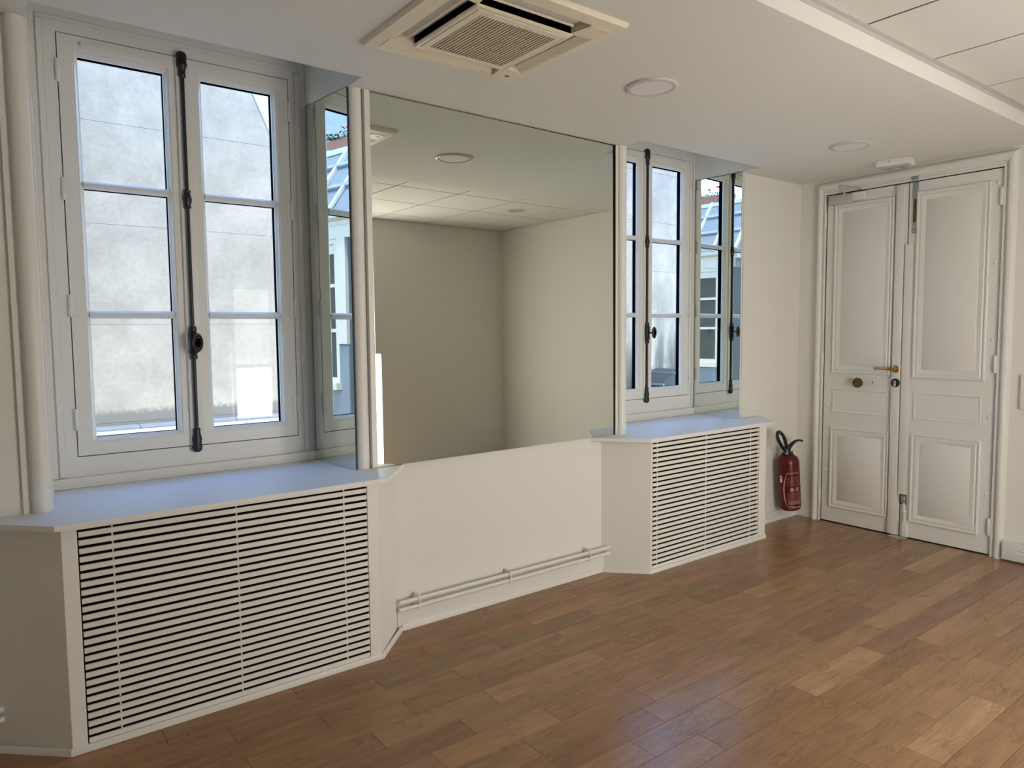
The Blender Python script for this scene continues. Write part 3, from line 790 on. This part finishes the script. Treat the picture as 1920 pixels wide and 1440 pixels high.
# bottom bolt
b = MB(); b.box(XD-.004, XD+.001, -.785, -.832, .232, .300); b.build('bolt_recess', mat('worn_steel_plate', (.16, .145, .13, 1), .5, metal=.3), lB)
b = MB(); b.box(XD-.014, XD-.002, -.798, -.828, .244, .293, .003); b.lathe([(0, -.005), (.010, -.012), (.012, -.02), (.008, -.026), (0, -.028)], (XD, -.816, .268), axis='x', n=12); b.build('bolt_latch', STEEL, lB)
b = MB(); b.tube([(XD-.012, -.820, .246), (XD-.012, -.826, .09)], .0075, 10); b.lathe([(.008, -.012), (.012, -.006), (.012, .006), (.008, .012)], (XD-.012, -.823, .185), n=12)
b.tube([(XD-.012, -.842, .186), (XD-.012, -.805, .190)], .0055, 8); b.build('bolt_rod', GLOSS, lB)
b = MB(); b.box(XD-.030, XD, -.815, -.852, .010, .105, .006, 2); b.prism([(-.815, .105), (-.852, .105), (-.845, .122), (-.822, .122)], 0, .022, mpd); b.build('bolt_foot', GLOSS, lB)
b = MB(); b.box(XD-.05, XD+.01, -.735, -.845, 0, .004, .001); b.build('threshold_plate', GREYP, door)
# closer
b = MB(); b.box(XD-.042, XD, -.250, -.415, DZ-.078, DZ-.016, .006, 2); b.build('door_closer', GREYP, lA)
b = MB(); b.box(XD-.045, XD-.001, -.415, -.502, DZ-.066, DZ-.010, .006, 2); b.build('closer_cover', GLOSS, lA)
b = MB(); b.box(XD-.038, XD-.012, -.445, -.475, DZ+.006, DZ+.022, .002); b.tube([(XD-.028, -.455, DZ+.012), (XD-.055, -.40, DZ+.028), (XD-.050, -.335, DZ+.052)], .006, 8); b.tube([(XD-.05, -.335, DZ+.052), (XD-.040, -.365, DZ-.014)], .006, 8)
b.build('closer_arm', GREYP, lA)

# ------------------------------------------------------------------ electric trunking and wall box
t = thing('cable_trunking', 'white cable trunking with wall sockets on the floor right of the door', 'trunking', (XD, -1.9, .011))
b = MB(); b.box(XD-.055, XD, -1.426, -3.2, .011, .125, .004, 2); b.build('duct', TRUNK, t)
for y in (-1.527, -1.575):
    b = MB(); b.box(XD-.059, XD-.055, y-.0225, y+.0225, .060, .105, .0012); s_ = b.build('socket', WPLAS, t)
    b = MB()
    for dy, dz in ((.0095, -.005), (-.0095, -.005), (0, .007)):
        b.lathe([(.0028, -.0592), (0, -.0594)], (XD, y+dy, .083+dz), axis='x', n=8)
    b.build('socket_holes', DARK, s_)
t = thing('wall_box', 'flat white wall box at the right edge beside the door', 'wall box', (XD, -1.52, .946))
b = MB(); b.box(XD-.022, XD, -1.477, -1.57, .946, 1.162, .008, 3); b.build('housing', WPLAS, t)
b = MB(); b.box(XD-.0232, XD-.021, -1.505, -1.545, 1.03, 1.10, .001); b.build('rocker', WPLAS, t)

# ------------------------------------------------------------------ ceiling air conditioner
AX, AY, AS = 1.585, -.860, .350
ac = thing('ceiling_air_conditioner', 'cream four-way ceiling cassette air conditioner with open flaps', 'air conditioner', (AX, AY, H))
zf = H-.028
mpc = lambda u, v, h: (AX+u, AY+v, H-h)
b = MB()
PO = .208   # outer edge of central plate
b.ring((-AS, AS, -AS, AS), [(0, 0.0), (.0, .010), (.006, .018), (.045, .024), (.050, .024)], mpc)
# corner caps
iw = AS-.05
for sx in (-1, 1):
    for sy in (-1, 1):
        pts = [(sx*iw, sy*iw), (sx*iw, sy*.216), (sx*PO, sy*.200), (sx*PO, sy*PO), (sx*.200, sy*PO), (sx*.216, sy*iw)]
        b.prism(pts, .0, .026, mpc)
b.build('frame', CREAM, ac)
# sloped outer flank and inner wall of each outlet
for k in range(4):
    rot = lambda u, v: ((u, v), (-v, u), (-u, -v), (v, -u))[k]
    m4 = lambda u, v, h: mpc(*rot(u, v), h)
    L = .215
    b = MB()
    b.poly([m4(-L, -iw, .024), m4(L, -iw, .024), m4(L-.012, -iw+.034, .006), m4(-L+.012, -iw+.034, .006)])
    b.poly([m4(-L+.012, -iw+.034, .006), m4(L-.012, -iw+.034, .006), m4(L-.012, -iw+.038, -.04), m4(-L+.012, -iw+.038, -.04)])
    b.build('outlet_flank', CREAM, ac)
    b = MB()
    e_ = MB()
    e_.poly([m4(-L, -iw, .024), m4(-L+.012, -iw+.034, .006), m4(-L+.012, -PO, .004), m4(-.200, -PO, .026)])
    e_.build('outlet_end', CREAMD, ac); e_ = MB()
    e_.poly([m4(L, -iw, .024), m4(.200, -PO, .026), m4(L-.012, -PO, .004), m4(L-.012, -iw+.034, .006)])
    e_.build('outlet_end', CREAMD, ac)
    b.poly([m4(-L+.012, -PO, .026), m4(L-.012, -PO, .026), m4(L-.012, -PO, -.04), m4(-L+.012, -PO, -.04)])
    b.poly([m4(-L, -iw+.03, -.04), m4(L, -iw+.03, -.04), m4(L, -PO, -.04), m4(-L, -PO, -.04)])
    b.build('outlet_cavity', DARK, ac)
    b = MB(); b.prism([(-PO-.034, .010), (-PO-.027, .013), (-PO-.027, .016), (-PO-.034, .013)], -L+.03, L-.03, lambda u, v, h: m4(h, u, v))
    b.build('louvre', CREAM, ac)
b = MB()
b.ring((-PO, PO, -PO, PO), [(0, 0), (0, .032), (.004, .036), (.014, .037), (.015, .034), (.0175, .034), (.0185, .038), (.036, .039), (.045, .039)], mpc)
b.build('intake_panel', CREAM, ac)
gr = .163
b = MB(); b.box(AX-gr-.004, AX+gr+.004, AY-gr-.004, AY+gr+.004, H-.026, H-.024); b.build('filter', mat('brown_filter', (.15, .11, .07, 1), .9), ac)
s = None
n = 24
for i in range(n):
    u = -gr+(i+.5)*2*gr/n
    if s is None:
        s = MB().box(AX+u-.0034, AX+u+.0034, AY-gr, AY+gr, H-.039, H-.029).build('grille_bar', CREAMD, ac); u0 = u
    else: share(s, ac, u-u0, 0, 0)
for v in (-.082, 0, .082):
    b = MB(); b.box(AX-gr, AX+gr, AY+v-.002, AY+v+.002, H-.037, H-.030); b.build('cross_bar', CREAMD, ac)
b = MB(); b.box(AX-AS+.5, AX-AS+.53, AY+iw-.020, AY+iw-.012, H-.0268, H-.026); b.build('display_mark', GREYP, ac)
b = MB(); b.prism([(.262, .262), (.280, .262), (.280, .274), (.262, .274)], .0255, .0268, mpc); b.build('sensor_eye', BLACKP, ac)

# ------------------------------------------------------------------ lamps
def downlight(x, y, z, r, label, up=False):
    t = thing('downlight', label, 'ceiling light', (x, y, z), group='round ceiling lights')
    b = MB(); b.lathe([(r, 0), (r, -.004), (r-.004, -.009), (r-.014, -.012), (r*.80, -.010), (r*.79, -.006)], (x, y, z), n=40); b.build('trim_ring', RINGM, t)
    b = MB(); b.lathe([(r*.795, -.0075), (0, -.0085)], (x, y, z), n=40); b.build('diffuser', DIFFU, t)
downlight(2.506, -.812, H, .116, 'round flush ceiling light nearest the air conditioner')
downlight(4.262, -.812, H, .116, 'round flush ceiling light near the door')
t = thing('recessed_spot', 'tilting recessed spot in a ceiling tile, seen only in the large mirror', 'ceiling light', (4.37, -2.46, H2))
b = MB(); b.lathe([(.095, 0), (.095, -.004), (.088, -.007), (.076, -.006), (.070, .0)], (4.37, -2.46, H2), n=32); b.build('trim_ring', RINGM, t)
b = MB(); b.lathe([(.072, -.001), (.05, -.004), (.03, -.0045), (0, -.0045)], (4.37, -2.46, H2), n=32); b.build('lamp_face', mat('spot_face', (.5, .47, .42, 1), .3), t)

# emergency light on the ceiling over the door
t = thing('emergency_light', 'white emergency light unit on the ceiling above the door', 'emergency light', (4.86, -.805, H))
b = MB()
ca, sa = math.cos(.12), math.sin(.12)
def er(u, v, z): return (4.86+u*ca-v*sa, -.805+u*sa+v*ca, z)
T = [(-.050, -.098), (.050, -.098), (.050, .098), (-.050, .098)]
rws = []
for s_, z in ((.94, H-.0005), (1.0, H-.006), (1.04, H-.036), (.98, H-.042), (.80, H-.043)):
    rws.append([b.bm.verts.new(er(u*s_, v*(1+(s_-1)*1.2), z)) for u, v in T])
for A, B in zip(rws, rws[1:]):
    for i in range(4): b.bm.faces.new((A[i], A[(i+1) % 4], B[(i+1) % 4], B[i]))
b.bm.faces.new(rws[-1]); b.build('housing', WPLAS, t)
b = MB(); rws = []
for s_, z in ((1.0, H-.043), (.94, H-.056)):
    rws.append([b.bm.verts.new(er(u*s_*.86, v*s_*.92, z)) for u, v in T])
for i in range(4): b.bm.faces.new((rws[0][i], rws[0][(i+1) % 4], rws[1][(i+1) % 4], rws[1][i]))
b.bm.faces.new(rws[1]); b.build('lens', LENS, t)
b = MB(); b.lathe([(.024, -.0585), (.016, -.0565), (0, -.0562)], er(0, -.035, H), n=16); b.build('reflector', CHROME, t); b = MB(); b.lathe([(.018, -.0585), (.012, -.0565), (0, -.0562)], er(0, .052, H), n=16); b.build('reflector', CHROME, t)
b = MB(); b.lathe([(.004, 0), (.004, -.003), (0, -.003)], (0, 0, 0), n=8)
for v in b.bm.verts: v.co = Vector(er(-.0535+v.co.z*.4, .02+v.co.x, H-.014+v.co.y))
b.build('test_hole', DARK, t)

# ------------------------------------------------------------------ fire extinguisher
EX, EY = 4.822, -.104
fe = thing('fire_extinguisher', 'dark red fire extinguisher with black hose on the wall beside the door', 'fire extinguisher', (EX, EY, .50))
r = .080
b = MB(); b.lathe([(0, .118), (.045, .112), (.062, .104), (.070, .108), (.0795, .125), (.080, .14), (.080, .455), (.0775, .478), (.068, .500), (.050, .515), (.030, .522), (.020, .524), (.020, .535), (0, .535)], (EX, EY, 0), n=40)
fb = b.build('cylinder', RED, fe)
b = MB(); b.lathe([(.0815, .455), (.0818, .448), (.0815, .44)], (EX, EY, 0), n=4) if False else None
b.lathe([(0, .098), (.026, .098), (.030, .102), (.030, .112), (0, .112)], (EX+.02, EY-.03, 0), n=16); b.build('base_foot', BLACKP, fe)
b = MB(); b.lathe([(.043, .514), (.044, .524), (.036, .535), (.024, .540), (.022, .565), (.014, .575), (0, .577)], (EX, EY, 0), n=22)
b.box(EX-.018, EX+.022, EY-.018, EY+.018, .535, .585, .006, 2)
b.build('valve_head', BLACKP, fe)
b = MB()
pts, rad = [], []
for i in range(13):
    s_ = i/12
    pts.append((EX+.0+.178*s_, EY-.018*s_, .560+.050*math.sin(s_*PI*.72)-.008*s_))
    rad.append(.012*(1-s_)**1.5+.0072)
b.tube(pts, rad, 10)
b.build('squeeze_lever', BLACKP, fe)
b = MB(); pts = []
for i in range(25):
    a = -.65*PI/1+ (i/24)*1.86*PI
    pts.append((EX-.048+.046*math.cos(-a+PI*.35)-.010, EY+.012+.01*math.sin(a), .632+.072*math.sin(-a+PI*.35)))
P0 = Vector((EX-.042, EY-.016, .552)); P1 = Vector((EX-.006, EY, .575))
loop = [P0, Vector((EX-.082, EY-.020, .582)), Vector((EX-.122, EY-.022, .625)), Vector((EX-.146, EY-.022, .664)), Vector((EX-.150, EY-.02, .694)), Vector((EX-.134, EY-.015, .712)), Vector((EX-.102, EY-.01, .708)),
        Vector((EX-.066, EY-.006, .684)), Vector((EX-.038, EY-.003, .650)), Vector((EX-.018, EY, .612)), P1]
sm = []
for i in range(len(loop)-1):
    p0, p1, p2, p3 = loop[max(i-1, 0)], loop[i], loop[i+1], loop[min(i+2, len(loop)-1)]
    for k in range(4):
        t_ = k/4
        sm.append(.5*((2*p1)+(p2-p0)*t_+(2*p0-5*p1+4*p2-p3)*t_*t_+(3*p1-p0-3*p2+p3)*t_**3))
sm.append(loop[-1])
b.tube(sm, .0125, 10); b.build('hose', BLACKP, fe)
b = MB(); b.tube([(EX-.026, EY-.012, .528), (EX-.050, EY-.018, .562)], [.010, .0135], 10); b.build('hose_ferrule', GREYP, fe)
b = MB(); b.tube([(EX+.03, EY-.02, .528), (EX+.034, EY-.024, .545)], .008, 8); b.build('safety_pin', CHROME, fe)
b = MB(); b.box(EX-.012, EX+.012, EY+r-.004, -.0005, .40, .43); b.build('wall_bracket', GREYP, fe)
# print on the cylinder: text is bent around the body
def on_body(a, z, e=.0006):      # a: metres around, from the direction facing the room
    th = -PI/2+a/r
    return (EX+(r+e)*math.cos(th), EY+(r+e)*math.sin(th), z)
def decal(quads, name, m):
    b = MB()
    for a0, a1, z0, z1 in quads:
        n_ = max(1, int((a1-a0)/.006))
        for i in range(n_):
            u0, u1 = a0+(a1-a0)*i/n_, a0+(a1-a0)*(i+1)/n_
            b.quad(on_body(u0, z0), on_body(u1, z0), on_body(u1, z1), on_body(u0, z1))
    return b.build(name, m, fe)
def text_mesh(s, size):
    c = bpy.data.curves.new('t', 'FONT'); c.body = s; c.size = size; c.resolution_u = 2
    o = bpy.data.objects.new('t', c); COL.objects.link(o)
    bpy.context.view_layer.update()
    dg = bpy.context.evaluated_depsgraph_get()
    me = bpy.data.meshes.new_from_object(o.evaluated_get(dg))
    bpy.data.objects.remove(o); return me
def text_decal(s, a0, z, size, name, m, width):
    me = text_mesh(s, size)
    b = MB(); b.bm.from_mesh(me)
    bmesh.ops.triangulate(b.bm, faces=b.bm.faces)
    xs_ = [v.co.x for v in b.bm.verts]; k = width/(max(xs_)-min(xs_))
    for v in b.bm.verts: v.co = Vector(on_body(a0+(v.co.x-min(xs_))*k, z+v.co.y))
    return b.build(name, m, fe)
LA = -.104      # left edge of the printed block
text_decal('EXTINCTEUR', LA+.012, .388, .017, 'heading_print', INKW, .095)
rnd = random.Random(3)
q, q2 = [], []
for zz in (.378, .371): q2.append((LA+.012, LA+.10, zz, zz+.0022))
for k_ in range(8):
    zz = .360-k_*.0085
    x = LA+.034
    while x < LA+.105:
        l = rnd.uniform(.006, .016); q.append((x, min(x+l, LA+.108), zz, zz+.0026)); x += l+.003
decal(q, 'instruction_print', INKD)
decal([(LA+.010, LA+.026, z_, z_+.014) for z_ in (.345, .322, .299)], 'pictogram_print', mat('faint_print', (.34, .03, .035, 1), .5))
decal([(LA+.032, LA+.037, .258, .284), (LA+.032, LA+.054, .258, .263), (LA+.041, LA+.050, .268, .282), (LA+.056, LA+.060, .262, .276),
       (LA+.074, LA+.079, .258, .284), (LA+.079, LA+.090, .279, .284), (LA+.079, LA+.098, .258, .263), (LA+.086, LA+.092, .266, .276)], 'fire_class_print', INKW)
q = []
for k_ in range(9):
    zz = .246-k_*.0072
    x = LA+.010
    while x < LA+.110:
        l = rnd.uniform(.008, .022); q.append((x, min(x+l, LA+.113), zz, zz+.0028)); x += l+.0028
decal(q, 'notice_print', INKD)
decal([(LA+.012, LA+.116, .168, .178)], 'band_print', INKD)
decal([(LA+.012, LA+.116, .160, .1635), (LA+.012, LA+.116, .1805, .183)], 'rule_print', INKW)
decal([(LA+.014, LA+.044, .146, .148), (LA+.014, LA+.016, .122, .148), (LA+.042, LA+.044, .122, .148), (LA+.014, LA+.044, .122, .124), (LA+.014, LA+.044, .134, .136), (LA+.026, LA+.044, .140, .143),
       (LA+.050, LA+.112, .132, .137), (LA+.050, LA+.054, .128, .144), (LA+.060, LA+.066, .137, .141), (LA+.074, LA+.080, .137, .141), (LA+.088, LA+.094, .137, .141)], 'maker_print', INKW)
b = MB()
for i in range(20):
    s0_, s1_ = i/20, (i+1)/20
    def arc(s_): return LA-.012+.028*(2*s_-1)**2-.006*s_, .400-s_*.275
    a0_, z0_ = arc(s0_); a1_, z1_ = arc(s1_)
    w0, w1 = .0042*math.sin(PI*s0_)+.0004, .0042*math.sin(PI*s1_)+.0004
    b.quad(on_body(a0_-w0, z0_), on_body(a0_+w0, z0_), on_body(a1_+w1, z1_), on_body(a1_-w1, z1_))
b.build('arc_print', INKW, fe)
lb = decal([(-.150, -.129, .322, .372)], 'inspection_label', WPLAS)
b = MB(); b.quad(on_body(-.145, .350, .0012), on_body(-.136, .350, .0012), on_body(-.136, .364, .0012), on_body(-.145, .364, .0012)); b.build('label_mark', BLACKP, fe)
fe.rotation_euler = (math.radians(-1.0), math.radians(-5.0), 0)

# ------------------------------------------------------------------ lit stand-ins for bright patches on the back wall (behind the camera)
w3 = thing('window_3', 'narrow lit window standing in for the bright patch reflected in the left window', 'window', ((BX0+BX1)/2, YB, BZ0), kind='structure')
b = MB(); mpb = lambda u, v, h: (u, YB+h, v)
b.ring((BX0, BX1, BZ0, BZ1), [(0, .012), (.04, .012), (.045, -.02)], mpb); b.box(BX0, BX1, YB-.03, YB+.012, 1.10, 1.135); b.build('frame', GLOSS, w3)
def glow(name, col, s):
    m = bpy.data.materials.new(name); m.use_nodes = True
    nt = m.node_tree; nt.nodes.remove(nt.nodes['Principled BSDF'])
    e = nt.nodes.new('ShaderNodeEmission'); e.inputs[0].default_value = col+(1,); e.inputs[1].default_value = s
    nt.links.new(e.outputs[0], nt.nodes['Material Output'].inputs[0]); return m
b = MB(); b.box(BX0+.03, BX1-.03, YB-.03, YB-.02, BZ0+.03, 1.105); b.build('glow_pane', glow('bright_glow_pane', (1.0, .955, .88), BACK_WINDOW), w3)
b = MB(); b.box(BX0+.03, BX1-.03, YB-.03, YB-.02, 1.13, BZ1-.03); b.build('blind', glow('dim_glow', (1.0, .955, .88), BACK_UPPER), w3)  # weaker glow imitating the fainter patch above the bright one

w5 = thing('window_5', 'added glowing framed panel behind the camera that lifts the left side', 'window', (-.35, YB, .9), kind='structure')  # added light source, brightens the dark left side of the room
b = MB(); b.ring((-.9, .2, .9, 2.2), [(0, .0), (0, .02), (.05, .02), (.055, .005)], mpb); b.build('frame', GLOSS, w5)
b = MB(); b.box(-.86, .16, YB+.001, YB+.004, .94, 2.16); b.build('left_fill_pane', glow('left_fill_pane', (1.0, .90, .76), BACK_LEFT), w5)
w4 = thing('window_4', 'tall lit panel standing in for the bright strip glinting at the left of the large mirror', 'window', ((SX0+SX1)/2, YB, SZ0), kind='structure')  # stand-in light for a bright strip caught in the mirror edge
boxo('frame', GLOSS, SX0, SX0+.02, YB-.03, YB-.004, SZ0, 1.25, w4)
b = MB(); b.box(SX0+.01, SX1-.014, YB-.03, YB-.012, SZ0+.01, 1.25); b.build('glow_pane', glow('bright_side_pane', (1.0, .955, .88), BACK_SIDE), w4)
b = MB(); b.box(SX0+.01, SX1-.065, YB-.03, YB-.02, 1.27, SZ1-.01); b.build('upper_fill_pane', glow('side_fill_pane', (1.0, .955, .88), BACK_HIGH), w4)  # glow added higher up to spread light across the floor
b = MB(); b.box(SX1-.065, SX1, YB-.03, YB, 1.25, SZ1); b.box(SX0, SX1-.065, YB-.03, YB, 1.25, 1.27); b.build('mullion', WALL, w4)

# ------------------------------------------------------------------ courtyard outside
G0 = -3.2
tag(boxo('courtyard_ground', GROUND, -14, 22, YO, 16, G0-.1, G0), 'pale paved courtyard floor below the windows', 'ground', kind='structure')
# far rendered wall opposite the left window, poured in lifts
YW = 5.0
fw = thing('courtyard_wall', 'tall pale weathered rendered wall seen through the left window', 'wall', (2.0, YW, G0))
lifts = [-3.2, -1.4, -.40, .58, 1.56, 2.54, 3.52, 4.50]
def xr(z): return 2.81+(3.64-z)*.445
for z0, z1 in zip(lifts, lifts[1:]):
    b = MB()
    x1a, x1b = min(xr(z0), 4.6), min(xr(z1), 4.6)
    b.prism([(-1.15, z0+.0015), (x1a, z0+.0015), (x1b, z1-.0015), (-1.15, z1-.0015)], 0, .3, lambda u, v, h: (u, YW+h, v))
    b.build('render_lift', STUC, fw)
b = MB(); b.prism([(-1.1, -3.2), (3.2, -3.2), (3.2, 2.5), (xr(4.48)-.05, 4.45), (-1.1, 4.45)], .008, .28, lambda u, v, h: (u, YW+h, v)); b.build('core', STUC, fw)
b = MB(); b.prism([(4.6, -.38), (xr(4.52), 4.52), (xr(4.52)+.055, 4.52), (4.6, -.25)], -.006, .34, lambda u, v, h: (u, YW+h, v)); b.build('gable_coping', PALE, fw)
# low parapet with flashing in front of it
pw = thing('parapet_wall', 'low pale parapet with grey zinc flashing at the foot of the rendered wall', 'wall', (2.0, 4.6, G0))
b = MB(); b.box(-1.1, 4.6, 4.05, 4.98, G0, .510); b.build('parapet', PALE, pw)
for x0, x1 in ((-1.1, .5), (.506, 1.36), (1.366, 2.30), (2.306, 3.3), (3.306, 4.4)):
    b = MB(); b.prism([(4.90, .511), (4.90, .525), (4.995, .550), (4.995, .535)], x0, x1, lambda u, v, h: (h, u, v)); b.build('flashing', ZINC, pw)
# wall opposite the right window
sw = thing('stained_wall', 'grey stained rendered wall seen through the right window', 'wall', (9.0, 5.4, G0))
lz = [-3.2, -1.0, -.1, .80, 1.64, 2.48, 3.32, 4.16, 5.0]
for z0, z1 in zip(lz, lz[1:]):
    b = MB(); b.box(3.4, 16, 5.4, 5.7, z0+.002, z1-.002); b.build('render_lift', STUC2, sw)
b = MB(); b.box(3.45, 15.9, 5.41, 5.68, -3.2, 4.95); b.build('core', STUC2, sw)
# yellow stone wall glimpsed behind the gable
tag(boxo('stone_wall', STONE, 1.6, 3.39, 5.36, 5.60, G0, 5.2, loc=(2.5, 5.36, G0)), 'yellow stone wall beyond the sloping gable edge', 'wall')
SHADE_ROOF = mat('shade_dark_roof', (.05, .055, .06, 1), .9, spec=.1)  # colour darkened so the roof light reads as standing in shade
# small zinc covered skylight
sk = thing('zinc_skylight', 'small zinc roof light at the foot of the stained wall', 'roof light', (9.2, 4.95, .2))
b = MB(); b.box(9.0, 9.9, 4.75, 5.35, G0, .46); b.build('base', SHADE_ROOF, sk)
b = MB(); b.prism([(8.95, .46), (9.95, .46), (9.85, .62), (9.55, .80), (9.10, .66)], 4.7, 5.3, lambda u, v, h: (u, h, v)); b.build('hood', SHADE_ROOF, sk)
for u, v in ((9.02, .55), (9.32, .725)): boxo('seam', ZINC, u-.015, u+.015, 4.68, 5.3, v, v+.03, sk)

# left wing of the courtyard, only seen in the reveal mirrors
XW = -1.2
DKW = mat('dark_slate_blue_cladding', (.05, .065, .075, 1), .6)
hs = thing('courtyard_wing', 'white painted wing with zinc mansard roof, seen in the reveal mirrors', 'building', (-2.5, 4.1, G0))
mpw = lambda u, v, h: (XW+h, u, v)      # u=y, v=z, h proud towards the courtyard
b = MB(); b.box(-4.2, XW, 3.25, 4.97, G0, 2.60); b.build('wall', ZINC, hs)
b = MB(); b.prism([(XW-.3, 2.56), (XW+.05, 2.56), (XW+.06, 2.60), (XW+.11, 2.63), (XW+.12, 2.68), (XW-.3, 2.70)], 3.18, 4.97, lambda u, v, h: (u, h, v)); b.build('cornice', PALE, hs)
boxo('head_board', PALE, XW, XW+.045, 3.25, 4.97, 2.43, 2.56, hs)
boxo('pilaster', PALE, XW, XW+.05, 3.37, 3.50, 1.34, 2.43, hs)
boxo('side_bay', DKW, XW-.3, XW+.01, 2.7, 3.369, G0, 2.42, hs)
boxo('pilaster', PALE, XW, XW+.05, 4.70, 4.97, 1.34, 2.43, hs)
boxo('zinc_panel', ZINC, XW, XW+.03, 3.37, 3.52, -.4, 1.32, hs)
b = MB(); b.ring((3.52, 4.68, .93, 2.43), [(0, 0), (0, .035), (.05, .035), (.055, .015)], mpw); wf = b.build('window_frame', PALE, hs)
b = MB(); b.box(XW+.005, XW+.012, 3.56, 4.64, .97, 2.39); b.build('window_pane', PANE, wf)
for z in (1.48, 1.95): boxo('glazing_bar', PALE, XW+.012, XW+.03, 3.56, 4.64, z-.018, z+.018, wf)
boxo('glazing_bar', PALE, XW+.012, XW+.03, 4.08, 4.12, .97, 2.39, wf)
boxo('blind', PALE, XW+.012, XW+.02, 3.57, 4.07, 2.28, 2.39, wf)
boxo('window_sill', PALE, XW, XW+.10, 3.50, 4.70, .86, .93, hs)
boxo('apron_panel', ZINC, XW, XW+.03, 3.52, 4.70, -.4, .85, hs)
b = MB(); b.prism([(XW+.05, 2.69), (XW-.55, 3.52), (XW-3.0, 3.53), (XW-3.0, 2.6), (XW-.3, 2.6)], 3.2, 4.97, lambda u, v, h: (u, h, v)); b.build('roof', ZINC, hs)
for k in range(6):
    y = 3.22+k*.40
    b = MB(); b.prism([(XW+.055, 2.70), (XW+.075, 2.72), (XW-.55, 3.58), (XW-.57, 3.54)], y-.025, y+.025, lambda u, v, h: (u, h, v)); b.build('roof_seam', ZINCL, hs)
for v_ in (.35, .70):
    b = MB(); b.prism([(XW+.05-.6*v_, 2.70+.83*v_), (XW+.075-.6*v_, 2.72+.83*v_), (XW+.045-.6*v_, 2.76+.83*v_), (XW+.02-.6*v_, 2.74+.83*v_)], 3.2, 4.97, lambda u, v, h: (u, h, v)); b.build('roof_lap', SLATE, hs)
boxo('roof_ridge', ZINCL, XW-.60, XW-.52, 3.2, 4.97, 3.50, 3.56, hs)
pl = thing('flower_planter', 'terracotta planter with dark foliage and pink flowers on the zinc roof edge', 'planter', (XW-.68, 4.15, 3.54))
b = MB(); b.prism([(XW-.62, 3.566), (XW-.60, 3.70), (XW-.76, 3.70), (XW-.74, 3.566)], 3.70, 4.60, lambda u, v, h: (u, h, v)); b.build('trough', BRICK, pl)
rl = random.Random(11)
b = MB()
for k in range(260):
    p = Vector((XW-.68+rl.gauss(0, .06), rl.uniform(3.72, 4.58), 3.69+min(.13, abs(rl.gauss(0, .055)))))
    a, c_ = rl.uniform(0, 6.3), rl.uniform(-.8, .8)
    d1 = Vector((math.cos(a)*math.cos(c_), math.sin(a)*math.cos(c_), math.sin(c_)))*.035
    d2 = d1.cross(Vector((.2, .3, 1))).normalized()*.014
    b.quad(p-d1, p-d2, p+d1, p+d2)
o = b.build('foliage', LEAF, pl); o['kind'] = 'stuff'
for k in range(3):
    p = (XW-.64+rl.gauss(0, .04), 3.86+k*.13, 3.82+rl.uniform(-.03, .05))
    b = MB(); b.lathe([(0, -.02), (.025, -.012), (.035, .004), (.02, .018), (0, .014)], p, n=8); b.build('flower', PETAL, pl)
bh = thing('slate_house', 'tall grey slate roof rising behind the zinc wing', 'building', (-3.1, 6.6, G0))
b = MB(); b.box(-4.4, -1.6, 6.4, 8.0, G0, 3.6); b.build('wall', STUC2, bh)
b = MB(); b.prism([(6.35, 3.6), (6.9, 5.9), (8.0, 5.9), (8.0, 3.6)], -4.4, -1.6, lambda u, v, h: (h, u, v)); b.build('roof', SLATE, bh)
sc.view_layers[0].update()
